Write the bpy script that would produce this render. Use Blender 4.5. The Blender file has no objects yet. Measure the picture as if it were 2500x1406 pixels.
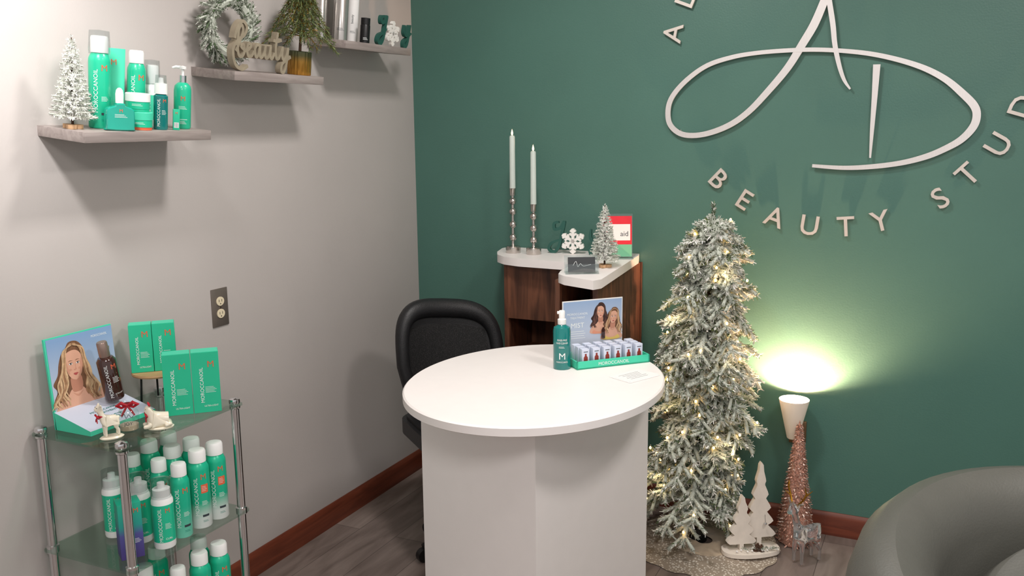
import bpy, bmesh, math, random
from mathutils import Matrix, Vector
random.seed(7)
SC=bpy.context.scene
C=SC.collection
try: SC.view_settings.view_transform='Standard'
except Exception: pass
I4=Matrix.Identity(4)
def Tr(x,y,z): return Matrix.Translation((x,y,z))
def R(a,ax): return Matrix.Rotation(math.radians(a),4,ax)
def place(x,y,z,phi=0): return Tr(x,y,z)@R(phi,'Z')
# ---------------------------------------------------------------- materials
def lin(c):
    c=c/255.0
    return c/12.92 if c<=.04045 else ((c+.055)/1.055)**2.4
def col(c): return (lin(c[0]),lin(c[1]),lin(c[2]),1)
def mat(name,c,rough=.5,metal=0,var=0,scale=20,bump=0,bscale=200,emit=0,trans=0,stretch=(1,1,1),coat=0,sheen=0,emc=None,ior=1.45):
    m=bpy.data.materials.new(name); m.use_nodes=True
    nt=m.node_tree; n=nt.nodes; l=nt.links; b=n['Principled BSDF']
    b.inputs['Base Color'].default_value=col(c); b.inputs['Roughness'].default_value=rough; b.inputs['Metallic'].default_value=metal
    b.inputs['IOR'].default_value=ior
    b.inputs['Transmission Weight'].default_value=trans; b.inputs['Coat Weight'].default_value=coat
    if sheen: b.inputs['Sheen Weight'].default_value=sheen
    if emit:
        b.inputs['Emission Color'].default_value=col(emc or c); b.inputs['Emission Strength'].default_value=emit
    tc=n.new('ShaderNodeTexCoord'); mp=n.new('ShaderNodeMapping'); mp.inputs['Scale'].default_value=stretch
    l.new(tc.outputs['Object'],mp.inputs[0])
    if var:
        t=n.new('ShaderNodeTexNoise'); t.inputs['Scale'].default_value=scale; t.inputs['Detail'].default_value=5
        l.new(mp.outputs[0],t.inputs['Vector'])
        r=n.new('ShaderNodeValToRGB'); e=r.color_ramp.elements
        e[0].position=.3; e[1].position=.7
        e[0].color=tuple(min(1,x*(1-var)) for x in col(c)[:3])+(1,); e[1].color=tuple(min(1,x*(1+var)) for x in col(c)[:3])+(1,)
        l.new(t.outputs['Fac'],r.inputs[0]); l.new(r.outputs[0],b.inputs['Base Color'])
    if bump:
        t=n.new('ShaderNodeTexNoise'); t.inputs['Scale'].default_value=bscale; t.inputs['Detail'].default_value=3
        l.new(mp.outputs[0],t.inputs['Vector'])
        bp=n.new('ShaderNodeBump'); bp.inputs['Strength'].default_value=bump; bp.inputs['Distance'].default_value=.002
        l.new(t.outputs['Fac'],bp.inputs['Height']); l.new(bp.outputs[0],b.inputs['Normal'])
    return m
def grad_mat(name,stops,rough=.3,metal=0,axis='Z',lo=0,hi=1):
    m=mat(name,(200,200,200),rough,metal); nt=m.node_tree; n=nt.nodes; l=nt.links; b=n['Principled BSDF']
    tc=n.new('ShaderNodeTexCoord'); s=n.new('ShaderNodeSeparateXYZ'); l.new(tc.outputs['Object'],s.inputs[0])
    mr=n.new('ShaderNodeMapRange'); mr.inputs[1].default_value=lo; mr.inputs[2].default_value=hi; l.new(s.outputs[axis],mr.inputs[0])
    r=n.new('ShaderNodeValToRGB'); e=r.color_ramp.elements
    while len(e)<len(stops): e.new(.5)
    for k,(p,c) in enumerate(stops): e[k].position=p; e[k].color=col(c)
    l.new(mr.outputs[0],r.inputs[0]); l.new(r.outputs[0],b.inputs['Base Color'])
    return m
def glass_mat(name,tint,gloss=.9,base=.06):
    m=bpy.data.materials.new(name); m.use_nodes=True; nt=m.node_tree; n=nt.nodes; l=nt.links; n.clear()
    o=n.new('ShaderNodeOutputMaterial'); t=n.new('ShaderNodeBsdfTransparent'); t.inputs[0].default_value=col(tint)
    g=n.new('ShaderNodeBsdfGlossy'); g.inputs['Roughness'].default_value=.05; g.inputs[0].default_value=(gloss,gloss,gloss,1)
    f=n.new('ShaderNodeLayerWeight'); f.inputs[0].default_value=.5
    pw=n.new('ShaderNodeMath'); pw.operation='POWER'; pw.inputs[1].default_value=4; l.new(f.outputs['Facing'],pw.inputs[0])
    a=n.new('ShaderNodeMath'); a.operation='MULTIPLY_ADD'; a.inputs[1].default_value=.45; a.inputs[2].default_value=base; l.new(pw.outputs[0],a.inputs[0])
    x=n.new('ShaderNodeMixShader'); l.new(a.outputs[0],x.inputs[0]); l.new(t.outputs[0],x.inputs[1]); l.new(g.outputs[0],x.inputs[2]); l.new(x.outputs[0],o.inputs[0])
    return m
def plank_mat():
    m=mat('floor_planks',(120,108,102),.45,bump=.1,bscale=60,stretch=(8,1,1)); nt=m.node_tree;n=nt.nodes;l=nt.links;b=n['Principled BSDF']
    tc=n.new('ShaderNodeTexCoord'); mp=n.new('ShaderNodeMapping'); mp.inputs['Rotation'].default_value=(0,0,math.radians(90)); l.new(tc.outputs['Object'],mp.inputs[0])
    br=n.new('ShaderNodeTexBrick'); br.inputs['Scale'].default_value=1; br.inputs['Brick Width'].default_value=1.2; br.inputs['Row Height'].default_value=.16
    br.inputs['Mortar Size'].default_value=.001; br.inputs['Color1'].default_value=col((146,133,126)); br.inputs['Color2'].default_value=col((124,112,106)); br.inputs['Mortar'].default_value=col((74,66,62))
    l.new(mp.outputs[0],br.inputs['Vector'])
    mp2=n.new('ShaderNodeMapping'); mp2.inputs['Scale'].default_value=(9,1.6,1); l.new(tc.outputs['Object'],mp2.inputs[0])
    t=n.new('ShaderNodeTexNoise'); t.inputs['Scale'].default_value=2.2; t.inputs['Detail'].default_value=8; t.inputs['Distortion'].default_value=.8; l.new(mp2.outputs[0],t.inputs['Vector'])
    r=n.new('ShaderNodeValToRGB'); r.color_ramp.elements[0].position=.3; r.color_ramp.elements[0].color=(.6,.56,.54,1); r.color_ramp.elements[1].position=.7; r.color_ramp.elements[1].color=(1.1,1.08,1.07,1); l.new(t.outputs['Fac'],r.inputs[0])
    mx=n.new('ShaderNodeMix'); mx.data_type='RGBA'; mx.blend_type='MULTIPLY'; mx.inputs[0].default_value=1
    l.new(br.outputs['Color'],mx.inputs[6]); l.new(r.outputs[0],mx.inputs[7]); l.new(mx.outputs[2],b.inputs['Base Color'])
    return m
def wood_mat(name,c1,c2,stretch,rough=.45,scale=3):
    m=mat(name,c1,rough,bump=.06,bscale=30,stretch=stretch); nt=m.node_tree;n=nt.nodes;l=nt.links;b=n['Principled BSDF']
    tc=n.new('ShaderNodeTexCoord'); mp=n.new('ShaderNodeMapping'); mp.inputs['Scale'].default_value=stretch; l.new(tc.outputs['Object'],mp.inputs[0])
    t=n.new('ShaderNodeTexNoise'); t.inputs['Scale'].default_value=scale; t.inputs['Detail'].default_value=8; t.inputs['Distortion'].default_value=1.2; l.new(mp.outputs[0],t.inputs['Vector'])
    r=n.new('ShaderNodeValToRGB'); r.color_ramp.elements[0].position=.32; r.color_ramp.elements[0].color=col(c2); r.color_ramp.elements[1].position=.68; r.color_ramp.elements[1].color=col(c1); l.new(t.outputs['Fac'],r.inputs[0])
    l.new(r.outputs[0],b.inputs['Base Color']); return m
def dot_mat(name,c1,c2,scale,rough=.5,metal=0,thr=.25):
    m=mat(name,c1,rough,metal); nt=m.node_tree;n=nt.nodes;l=nt.links;b=n['Principled BSDF']
    tc=n.new('ShaderNodeTexCoord'); v=n.new('ShaderNodeTexVoronoi'); v.inputs['Scale'].default_value=scale; l.new(tc.outputs['Object'],v.inputs['Vector'])
    r=n.new('ShaderNodeValToRGB'); r.color_ramp.elements[0].position=thr; r.color_ramp.elements[0].color=col(c2); r.color_ramp.elements[1].position=thr+.12; r.color_ramp.elements[1].color=col(c1)
    l.new(v.outputs['Distance'],r.inputs[0]); l.new(r.outputs[0],b.inputs['Base Color']); return m

M_wall=mat('grey_wall_paint',(187,180,176),.6,var=.03,scale=3,bump=.12,bscale=160)
M_green=mat('green_wall_paint',(76,115,104),.42,var=.04,scale=3,bump=.2,bscale=160)
M_floor=plank_mat()
M_ceil=mat('ceiling_white',(230,228,225),.8,var=.02)
M_base=wood_mat('baseboard_wood',(122,62,42),(92,44,30),(1,1,12),.4)
M_shelf=wood_mat('grey_shelf_laminate',(164,153,148),(140,129,125),(14,1.2,14),.5,4)
M_white=mat('white_laminate',(245,239,236),.35,var=.01)
M_teal=mat('teal_plastic',(34,190,148),.32,var=.03,coat=.3)
M_tealbox=mat('teal_card',(38,192,148),.5,var=.02)
M_tealtop=mat('teal_card_light',(72,210,172),.5,var=.02)
M_teald=mat('dark_teal_plastic',(14,122,118),.2,var=.05,coat=.6)
M_tealg=mat('teal_glass_plastic',(28,168,146),.15,var=.05,coat=.8)
M_can=grad_mat('can_teal_to_white',[(0,(240,243,241)),(.16,(228,240,235)),(.42,(38,188,148)),(1,(28,182,142))],.3,.05,'Z',0,.17)
M_canp=grad_mat('can_teal_to_mint',[(0,(130,220,195)),(.5,(34,188,150)),(1,(28,182,142))],.3,.05,'Z',0,.17)
M_purp=grad_mat('box_teal_to_purple',[(0,(78,62,130)),(.45,(84,84,150)),(.62,(40,150,140)),(1,(30,165,135))],.45,0,'Z',0,.14)
M_cap=mat('white_cap_plastic',(244,244,242),.35,var=.01)
M_clear=glass_mat('clear_plastic',(236,239,239),.9,.08)
M_glass=glass_mat('green_tinted_glass',(228,240,234),.9,.05)
M_acr=glass_mat('clear_acrylic',(242,246,246),.95,.08)
M_acrd=mat('crystal_acrylic',(246,248,250),.03,trans=.95,ior=1.4)
M_chrome=mat('polished_chrome',(228,228,230),.14,1,var=.02)
M_steel=mat('brushed_steel',(228,224,222),.4,.6,var=.05,scale=30,stretch=(30,1,1))
M_letter=mat('brushed_nickel_letters',(214,206,198),.45,.5,var=.05,scale=30)
M_silver=mat('silver_nickel',(200,194,188),.22,1,var=.03)
M_gold=mat('gold_metal',(190,140,50),.25,1,var=.05)
M_champ=mat('champagne_wood',(158,146,126),.45,.2,var=.12,scale=40)
M_orange=mat('orange_print',(225,105,70),.5)
M_ink=mat('white_print',(240,244,242),.5)
M_ink2=mat('dark_print',(50,60,65),.5)
M_tealink=mat('teal_print',(15,130,115),.5)
M_black=mat('black_plastic',(22,22,23),.4,var=.05)
M_leather=mat('black_leather',(27,27,29),.45,var=.1,scale=60,bump=.35,bscale=300)
M_mesh=dot_mat('black_mesh_fabric',(12,12,13),(58,56,56),330,.7,0,.22)
M_armch=mat('olive_grey_leather',(88,88,82),.5,var=.05,scale=10,bump=.25,bscale=220)
M_armch2=mat('grey_leather_cushion',(102,102,96),.5,var=.05,scale=10,bump=.25,bscale=220)
M_wood=wood_mat('rustic_walnut',(120,76,54),(64,38,28),(7,7,.9),.5,4)
M_woodi=wood_mat('rustic_walnut_shelf',(144,88,60),(92,54,38),(2,8,8),.5,3)
M_woodr=mat('light_wood',(190,150,105),.5,var=.12,scale=30)
M_log=mat('birch_slice',(200,162,124),.7,var=.15,scale=60)
M_flock=mat('flocking_white',(244,243,238),.9,var=.05)
M_flock2=mat('flocked_grey_green',(190,195,183),.9,var=.1)
M_pine=mat('pine_needle_green',(84,104,72),.7,var=.25,scale=50)
M_pine2=mat('pine_needle_olive',(122,134,84),.6,var=.25,scale=50)
M_bark=mat('bark_brown',(70,50,36),.9,var=.3,scale=60,bump=.5)
M_bulb=mat('warm_led',(255,205,110),.3,emit=16,emc=(255,196,105))
M_flame=mat('led_flame',(255,220,170),.4,emit=4,emc=(255,215,160))
M_candle=mat('sage_wax',(200,210,202),.5,var=.03)
M_sconce=mat('frosted_white_shade',(232,222,210),.5,emit=.12,emc=(255,225,190))
M_bulbw=mat('lit_bulb',(255,245,215),.3,emit=14,emc=(255,240,195))
M_bronze=mat('brown_bronze',(140,112,84),.35,.7,var=.05)
M_amber=mat('amber_bottle',(58,30,24),.12,var=.2,coat=.7)
M_brcap=mat('bronze_cap',(160,138,128),.3,.6,var=.03)
M_ivory=mat('ivory_plastic',(228,214,184),.4,var=.02)
M_plate=mat('pewter_plate',(126,116,108),.36,.5,var=.05)
M_slot=mat('dark_slot',(20,18,17),.6)
M_skirt=dot_mat('beaded_lace',(166,152,136),(228,220,208),105,.5,.2,.3)
M_fur=mat('plush_beige',(184,164,138),.9,var=.2,scale=30,sheen=.5)
M_copper=mat('copper_glitter',(198,150,132),.35,.45,var=.5,scale=150)
M_copper2=mat('rose_glitter',(232,204,192),.3,.5,var=.4,scale=150)
M_whitewood=mat('whitewashed_wood',(230,220,208),.6,var=.06,scale=25)
M_cone=mat('pinecone_brown',(88,62,46),.8,var=.3,scale=80)
M_ceram=mat('cream_ceramic',(240,231,210),.25,var=.04,coat=.5)
M_red=mat('red_ribbon',(178,22,40),.45,var=.1)
M_redcard=mat('red_card',(226,40,56),.45)
M_greencard=mat('green_card',(120,190,150),.45)
M_joy=mat('dark_green_paint',(40,88,78),.5,var=.05)
M_snow=mat('white_painted_wood',(238,235,229),.6,var=.03)
M_paper=mat('white_paper',(240,238,236),.6,var=.01)
M_skyp=grad_mat('printed_sky',[(0,(208,202,208)),(.45,(186,198,216)),(1,(132,164,204))],.4,0,'Z',0,.22)
M_skin=mat('printed_skin',(220,168,142),.5,var=.05,scale=25)
M_skind=mat('printed_skin_shade',(190,132,108),.5)
M_skinm=mat('printed_skin_mid',(206,150,124),.5)
M_hairb=mat('printed_brown_hair',(122,86,62),.5,var=.25,scale=90,stretch=(3,3,1))
M_hairm=mat('printed_caramel_hair',(166,124,90),.5,var=.25,scale=90)
M_hairl=mat('printed_blonde_highlight',(212,178,138),.5,var=.2,scale=90)
M_haird=mat('printed_dark_hair',(60,38,34),.5,var=.3,scale=90)
M_hairk=mat('printed_dark_highlight',(104,68,56),.5,var=.3,scale=90)
M_lip=mat('printed_lips',(178,82,80),.5)
M_eye=mat('printed_eyes',(60,44,40),.5)
M_dress=mat('printed_yellow_cloth',(222,190,104),.5)
M_pinkc=mat('printed_peach_cloth',(222,150,120),.5)
M_lilac=mat('pale_blue_card',(206,213,230),.5)
M_redbr=mat('printed_amber',(140,46,36),.5)
M_cardblk=mat('charcoal_card',(58,60,62),.5)
M_potgold=grad_mat('pot_green_to_gold',[(0,(190,140,60)),(.55,(170,128,60)),(.8,(96,92,60)),(1,(80,84,62))],.22,.7,'Z',0,.075)
M_silvercan=mat('silver_can',(200,196,192),.25,.8,var=.03)
M_wire=mat('wire_green',(60,70,50),.5)

# ---------------------------------------------------------------- mesh builder
class MB:
    def __init__(s): s.v=[];s.f=[];s.m=[];s.mats=[];s.flat=False
    def mi(s,m):
        if m not in s.mats: s.mats.append(m)
        return s.mats.index(m)
    def add(s,vs,fs,m,T=I4):
        k=len(s.v); s.v.extend([tuple(T@Vector(p)) for p in vs])
        if isinstance(m,list):
            for f,mm in zip(fs,m): s.f.append(tuple(k+i for i in f)); s.m.append(s.mi(mm))
        else:
            j=s.mi(m)
            for f in fs: s.f.append(tuple(k+i for i in f)); s.m.append(j)
    def build(s,name,angle=35):
        me=bpy.data.meshes.new(name); me.from_pydata(s.v,[],s.f)
        for m in s.mats: me.materials.append(m)
        me.polygons.foreach_set('material_index',s.m)
        me.polygons.foreach_set('use_smooth',[True]*len(s.f)); me.update()
        if len(s.f)<20000:
            try: me.set_sharp_from_angle(angle=math.radians(angle))
            except Exception: pass
        o=bpy.data.objects.new(name,me); C.objects.link(o); return o
def box(mb,sx,sy,sz,m,T=I4,bev=0):
    bm=bmesh.new(); bmesh.ops.create_cube(bm,size=1)
    for v in bm.verts: v.co=Vector((v.co.x*sx,v.co.y*sy,(v.co.z+.5)*sz))
    if bev: bmesh.ops.bevel(bm,geom=bm.edges[:],offset=bev,segments=2,affect='EDGES',profile=.5)
    bm.verts.index_update()
    mb.add([v.co.copy() for v in bm.verts],[[v.index for v in f.verts] for f in bm.faces],m,T); bm.free()
def lathe(mb,prof,m,seg=24,T=I4,sx=1,sy=1,rfun=None):
    vs=[];rings=[]
    for r,z in prof:
        if r<1e-6: rings.append([len(vs)]); vs.append((0,0,z))
        else:
            ring=[]
            for i in range(seg):
                a=2*math.pi*i/seg; q=r*(rfun(a,z) if rfun else 1)
                ring.append(len(vs)); vs.append((q*math.cos(a)*sx,q*math.sin(a)*sy,z))
            rings.append(ring)
    fs=[];ms=[]
    for k in range(len(rings)-1):
        A,B=rings[k],rings[k+1]; mm=m[k] if isinstance(m,list) else m
        for i in range(seg):
            j=(i+1)%seg
            if len(A)==1 and len(B)==1: continue
            if len(A)==1: f=(A[0],B[j],B[i])
            elif len(B)==1: f=(A[i],A[j],B[0])
            else: f=(A[i],A[j],B[j],B[i])
            fs.append(f); ms.append(mm)
    mb.add(vs,fs,ms,T)
def tube(mb,pts,rad,m,seg=8,T=I4,flat=1):
    P=[Vector(p) for p in pts]; n=len(P)
    if not isinstance(rad,(list,tuple)): rad=[rad]*n
    vs=[];up=None
    for i in range(n):
        d=(P[min(i+1,n-1)]-P[max(i-1,0)]).normalized()
        if up is None: up=Vector((0,0,1)) if abs(d.z)<.9 else Vector((1,0,0))
        s=d.cross(up).normalized(); up=s.cross(d).normalized()
        for k in range(seg):
            a=2*math.pi*k/seg; vs.append(P[i]+s*math.cos(a)*rad[i]+up*math.sin(a)*rad[i]*flat)
    fs=[]
    for i in range(n-1):
        for k in range(seg):
            j=(k+1)%seg; fs.append((i*seg+k,i*seg+j,(i+1)*seg+j,(i+1)*seg+k))
    fs.append(tuple(reversed(range(seg)))); fs.append(tuple((n-1)*seg+k for k in range(seg)))
    mb.add(vs,fs,m,T)
def extr(mb,pts,h,m,T=I4):
    n=len(pts); vs=[(x,y,0) for x,y in pts]+[(x,y,h) for x,y in pts]
    fs=[tuple(reversed(range(n))),tuple(range(n,2*n))]+[(i,(i+1)%n,n+(i+1)%n,n+i) for i in range(n)]
    mb.add(vs,fs,m,T)
def cat(pts,k=6,closed=False):
    P=[Vector(p) for p in pts]; out=[]; n=len(P)
    rng=n if closed else n-1
    for i in range(rng):
        if closed: a,b,c,d=P[i-1],P[i],P[(i+1)%n],P[(i+2)%n]
        else: a,b,c,d=P[max(i-1,0)],P[i],P[i+1],P[min(i+2,n-1)]
        for j in range(k):
            t=j/k; out.append(.5*((2*b)+(c-a)*t+(2*a-5*b+4*c-d)*t*t+(3*b-a-3*c+d)*t**3))
    if not closed: out.append(P[-1])
    return out
def ribbon(mb,pts,th,m,T=I4,k=6,dz=4e-6):
    """pts (x,y,width) stroke in local XY extruded in +Z"""
    P=cat(pts,k); n=len(P); vs=[]
    for i in range(n):
        d=P[min(i+1,n-1)]-P[max(i-1,0)]; d=Vector((d.x,d.y)).normalized(); nn=Vector((-d.y,d.x))*max(P[i].z,1e-4)/2
        for z in (0,th):
            vs.append((P[i].x+nn.x,P[i].y+nn.y,z+dz*i)); vs.append((P[i].x-nn.x,P[i].y-nn.y,z+dz*i))
    fs=[]
    for i in range(n-1):
        a=i*4;b=a+4
        fs+=[(a+2,a+3,b+3,b+2),(a+1,a,b,b+1),(a,a+2,b+2,b),(a+3,a+1,b+1,b+3)]
    fs+=[(0,1,3,2),((n-1)*4+2,(n-1)*4+3,(n-1)*4+1,(n-1)*4)]
    mb.add(vs,fs,m,T)
def pl(d): return lambda u,v,l:(u,-(d+l),v)
def cy(r): return lambda u,v,l:((r+l)*math.sin(u/r),-(r+l)*math.cos(u/r),v)
def patch(mb,u0,u1,v0,v1,m,surf,lift=.0003,n=6,T=I4):
    vs=[];fs=[]
    for i in range(n+1):
        u=u0+(u1-u0)*i/n; vs+=[surf(u,v0,lift),surf(u,v1,lift)]
    for i in range(n): fs.append((2*i,2*i+2,2*i+3,2*i+1))
    mb.add(vs,fs,m,T)
def fpoly(mb,pts,m,surf,lift,T=I4,smooth=0):
    if smooth: pts=[(p.x,p.y) for p in cat([(a,b,0) for a,b in pts],smooth,True)]
    vs=[surf(u,v,lift) for u,v in pts]; mb.add(vs,[tuple(range(len(vs)))],m,T)
def strand(mb,pts,w,m,surf,lift,T=I4,k=4):
    P=cat([(a,b,0) for a,b in pts],k); n=len(P); vs=[]
    for i in range(n):
        d=(P[min(i+1,n-1)]-P[max(i-1,0)]); d=d.normalized() if d.length>0 else Vector((0,1,0))
        ww=w*(.25+.75*math.sin(math.pi*(i+.6)/(n+.6)))/2
        for s_ in(1,-1): vs.append(surf(P[i].x-d.y*ww*s_,P[i].y+d.x*ww*s_,lift))
    mb.add(vs,[(2*i,2*i+1,2*i+3,2*i+2) for i in range(n-1)],m,T)
def ell(cx,cy_,rx,ry,n=16,rot=0):
    o=[]
    for i in range(n):
        a=2*math.pi*i/n; x=rx*math.cos(a); y=ry*math.sin(a); o.append((cx+x*math.cos(rot)-y*math.sin(rot),cy_+x*math.sin(rot)+y*math.cos(rot)))
    return o
_tc={}
def tdata(s,ex=0,off=0):
    key=(s,ex,off)
    if key in _tc: return _tc[key]
    c=bpy.data.curves.new('t','FONT'); c.body=s; c.resolution_u=3; c.extrude=ex; c.offset=off
    o=bpy.data.objects.new('t',c); C.objects.link(o); bpy.context.view_layer.update()
    me=bpy.data.meshes.new_from_object(o.evaluated_get(bpy.context.evaluated_depsgraph_get()))
    vs=[v.co.copy() for v in me.vertices]; fs=[tuple(p.vertices) for p in me.polygons]
    bpy.data.objects.remove(o); bpy.data.curves.remove(c); bpy.data.meshes.remove(me)
    _tc[key]=(vs,fs); return _tc[key]
CAP=max(v.y for v in tdata('H')[0])
def text(mb,s,cap,m,surf,u,v,rot=0,lift=.0005,T=I4,wx=1,maxw=None,off=0):
    vs,fs=tdata(s,0,off)
    x0=min(p.x for p in vs);x1=max(p.x for p in vs)
    k=cap/CAP; cx=(x0+x1)/2; c=math.cos(rot); sn=math.sin(rot)
    kx=k*wx
    if maxw and (x1-x0)*kx>maxw: kx=maxw/(x1-x0)
    out=[]
    for p in vs:
        a=(p.x-cx)*kx; b=(p.y-CAP/2)*k
        out.append(surf(u+a*c-b*sn,v+a*sn+b*c,lift))
    mb.add(out,fs,m,T)
# ---------------------------------------------------------------- things
def link_parts(root,parts):
    for p in parts:
        nm,mb=p[0],p[1]; o=mb.build(nm) if isinstance(mb,MB) else mb
        o.name=nm; o.parent=root
        if len(p)>2 and p[2]: o['label']=p[2]
        if len(p)>3: link_parts(o,p[3])
def thing(name,label,catg,T,parts,group=None,kind=None):
    if isinstance(parts,MB):
        root=parts.build(name)
    elif len(parts)==1 and parts[0][0]==name: root=parts[0][1].build(name)
    else:
        root=bpy.data.objects.new(name,None); root.empty_display_size=.02; C.objects.link(root); link_parts(root,parts)
    root.matrix_world=T; root['label']=label; root['category']=catg
    if group: root['group']=group
    if kind: root['kind']=kind
    return root
def copy_thing(src,T,label=None,group=None):
    def cp(o,par):
        n=o.copy(); C.objects.link(n)
        if par: n.parent=par
        for c in list(o.children): cp(c,n)
        return n
    r=cp(src,None); r.matrix_world=T
    if label: r['label']=label
    if group: r['group']=group
    return r
def structure(name,mb,T=I4):
    o=mb.build(name); o.matrix_world=T; o['kind']='structure'; return o
# ---------------------------------------------------------------- room
XL=-2.04; YB=3.35; ZC=2.6; XR=3.0; YF=-1.6
m=MB(); box(m,.1,YB-YF+.1,ZC,M_wall); structure('wall_left',m,Tr(XL-.05,(YB+YF)/2+.05,0))
m=MB(); box(m,XR-XL,.1,ZC,M_green); structure('wall_back',m,Tr((XR+XL)/2,YB+.05,0))
m=MB(); box(m,XR-XL+.2,YB-YF+.2,.05,M_floor); structure('floor',m,Tr((XR+XL)/2,(YB+YF)/2,-.05))
m=MB(); box(m,XR-XL+.2,YB-YF+.2,.05,M_ceil); structure('ceiling',m,Tr((XR+XL)/2,(YB+YF)/2,ZC))
def bboard(L):
    m=MB(); n=[(0,0),(.013,0),(.013,.068),(.009,.08),(.004,.086),(0,.086)]
    vs=[(x,0,z) for x,z in n]+[(x,L,z) for x,z in n]; k=len(n)
    m.add(vs,[tuple(range(k)),tuple(reversed(range(k,2*k)))]+[(i,k+i,k+(i+1)%k,(i+1)%k) for i in range(k)],M_base); return m
structure('baseboard_left',bboard(YB-YF),Tr(XL,YF,0))
structure('baseboard_back',bboard(XR-XL),Tr(XL,YB,0)@R(-90,'Z'))
# ---------------------------------------------------------------- floating shelves
TH=6.5; SH=[(1.57,1.509),(2.10,1.676),(2.652,1.803)]
for i,(y0,z) in enumerate(SH):
    m=MB(); box(m,.172,.42,.026,M_shelf,Tr(.080,.21,-.026),.001)
    thing('floating_shelf',['grey wood-grain floating shelf holding teal hair products','grey wood-grain floating shelf holding wreath and potted pine','grey wood-grain floating shelf holding silver cans and letters'][i],'shelf',Tr(XL,y0,z)@R(TH,'Y'),m,group='floating wall shelves')
def S(i,y,dx,phi=48):
    a=math.radians(TH); z=SH[i][1]
    return Tr(XL+dx*math.cos(a),y,z-dx*math.sin(a)+.0005)@R(TH,'Y')@R(phi,'Z')
# ---------------------------------------------------------------- products
def vtext(mb,s,cap,m,surf,u,v,maxw=None): text(mb,s,cap,m,surf,u,v,math.pi/2,maxw=maxw)
def lines(mb,surf,u,v,w,n,m,gap=.0032):
    for i in range(n): patch(mb,u-w/2,u+w/2*(.5+.5*((i*7)%5)/4),v-i*gap,v-i*gap+.0009,m,surf,n=3)
def spray_can(h=.215,r=.027,body=M_can,cap=M_cap,caph=.034,orange=True,clearcap=False,labelband=None):
    b=MB(); hb=h-caph
    lathe(b,[(0,0),(r*.93,0),(r,.003),(r,hb-.02),(r*.97,hb-.013),(r*.8,hb-.003),(r*.72,hb),(0,hb)],body,28)
    s=cy(r)
    if labelband: patch(b,-r*2.6,r*2.6,.02,hb-.03,labelband,s,.0002,24)
    vtext(b,'MOROCCANOIL',.0098,M_ink,s,-.009,hb*.50,maxw=hb*.74)
    text(b,'M',.015,M_orange,s,.012,hb-.036)
    if orange:
        patch(b,.004,.024,hb-.082,hb-.058,M_orange,s,n=4)
        lines(b,cy(r+.0002),.013,hb-.064,.014,4,M_ink,.004)
    lines(b,s,.013,hb*.42,.017,4,M_ink)
    patch(b,.004,.022,hb*.18,hb*.18+.006,M_ink2,s,n=4)
    lines(b,s,.013,hb*.12,.017,2,M_tealink)
    c=MB(); rc=r*.8
    lathe(c,[(0,hb+.0005),(rc,hb+.0005),(rc,h-.006),(rc*.9,h-.001),(rc*.6,h),(0,h)],cap,24)
    if clearcap:
        lathe(c,[(r*.95,hb-.003),(r*.98,hb+.01),(r*.9,h+.012),(0,h+.014)],M_clear,24)
    return [('body',b),('cap',c)]
def pump_head(mb,z,m,collar=M_chrome,rc=.009,s=1):
    lathe(mb,[(rc,z),(rc,z+.016*s),(0,z+.016*s)],collar,20)
    lathe(mb,[(.0035,z+.015*s),(.0035,z+.03*s),(.009,z+.031*s),(.0095,z+.037*s),(0,z+.039*s)],m,16)
    tube(mb,[(0,0,z+.034*s),(-.018,0,z+.035*s),(-.027,0,z+.032*s)],[.0045,.004,.003],m,8)
def pump_bottle(h=.125,r=.023,mb_=M_teal,collar=M_chrome,letter=True):
    b=MB(); lathe(b,[(0,0),(r*.92,0),(r,.004),(r,h-.022),(r*.92,h-.01),(r*.6,h-.002),(r*.4,h),(0,h)],mb_,28)
    s=cy(r)
    text(b,'M',.012,M_orange,s,0,h*.66); lines(b,s,0,h*.48,.022,3,M_ink); patch(b,-.012,.012,h*.2,h*.2+.001,M_ink,s); lines(b,s,0,h*.16,.02,3,M_ink)
    c=MB(); pump_head(c,h,M_cap,collar,.0095,1.15)
    return [('body',b),('pump',c,'white pump with metal collar')]
def carton(w=.07,d=.045,h=.16,m=M_tealbox,mt=M_tealtop,side_text=True):
    b=MB(); box(b,w,d,h,m,I4,.0008); s=pl(d/2)
    patch(b,-w/2+.001,w/2-.001,.001,h-.001,m,s,.0001,1)
    box(b,w*.96,d*.96,.0006,mt,Tr(0,0,h))
    vtext(b,'MOROCCANOIL',.0086*h/.16,M_ink,s,-w*.16,h*.46,maxw=h*.70)
    text(b,'M',.0165,M_orange,s,w*.2,h*.8)
    lines(b,s,w*.16,h*.42,w*.4,5,M_ink,.0036)
    text(b,'ULTRA-LIGHT',.0045,M_ink,s,w*.14,h*.11,maxw=w*.5)
    s2=lambda u,v,l:(w/2+l,u,v)
    lines(b,s2,0,h*.7,d*.6,5,M_ink,.006)
    return b
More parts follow.
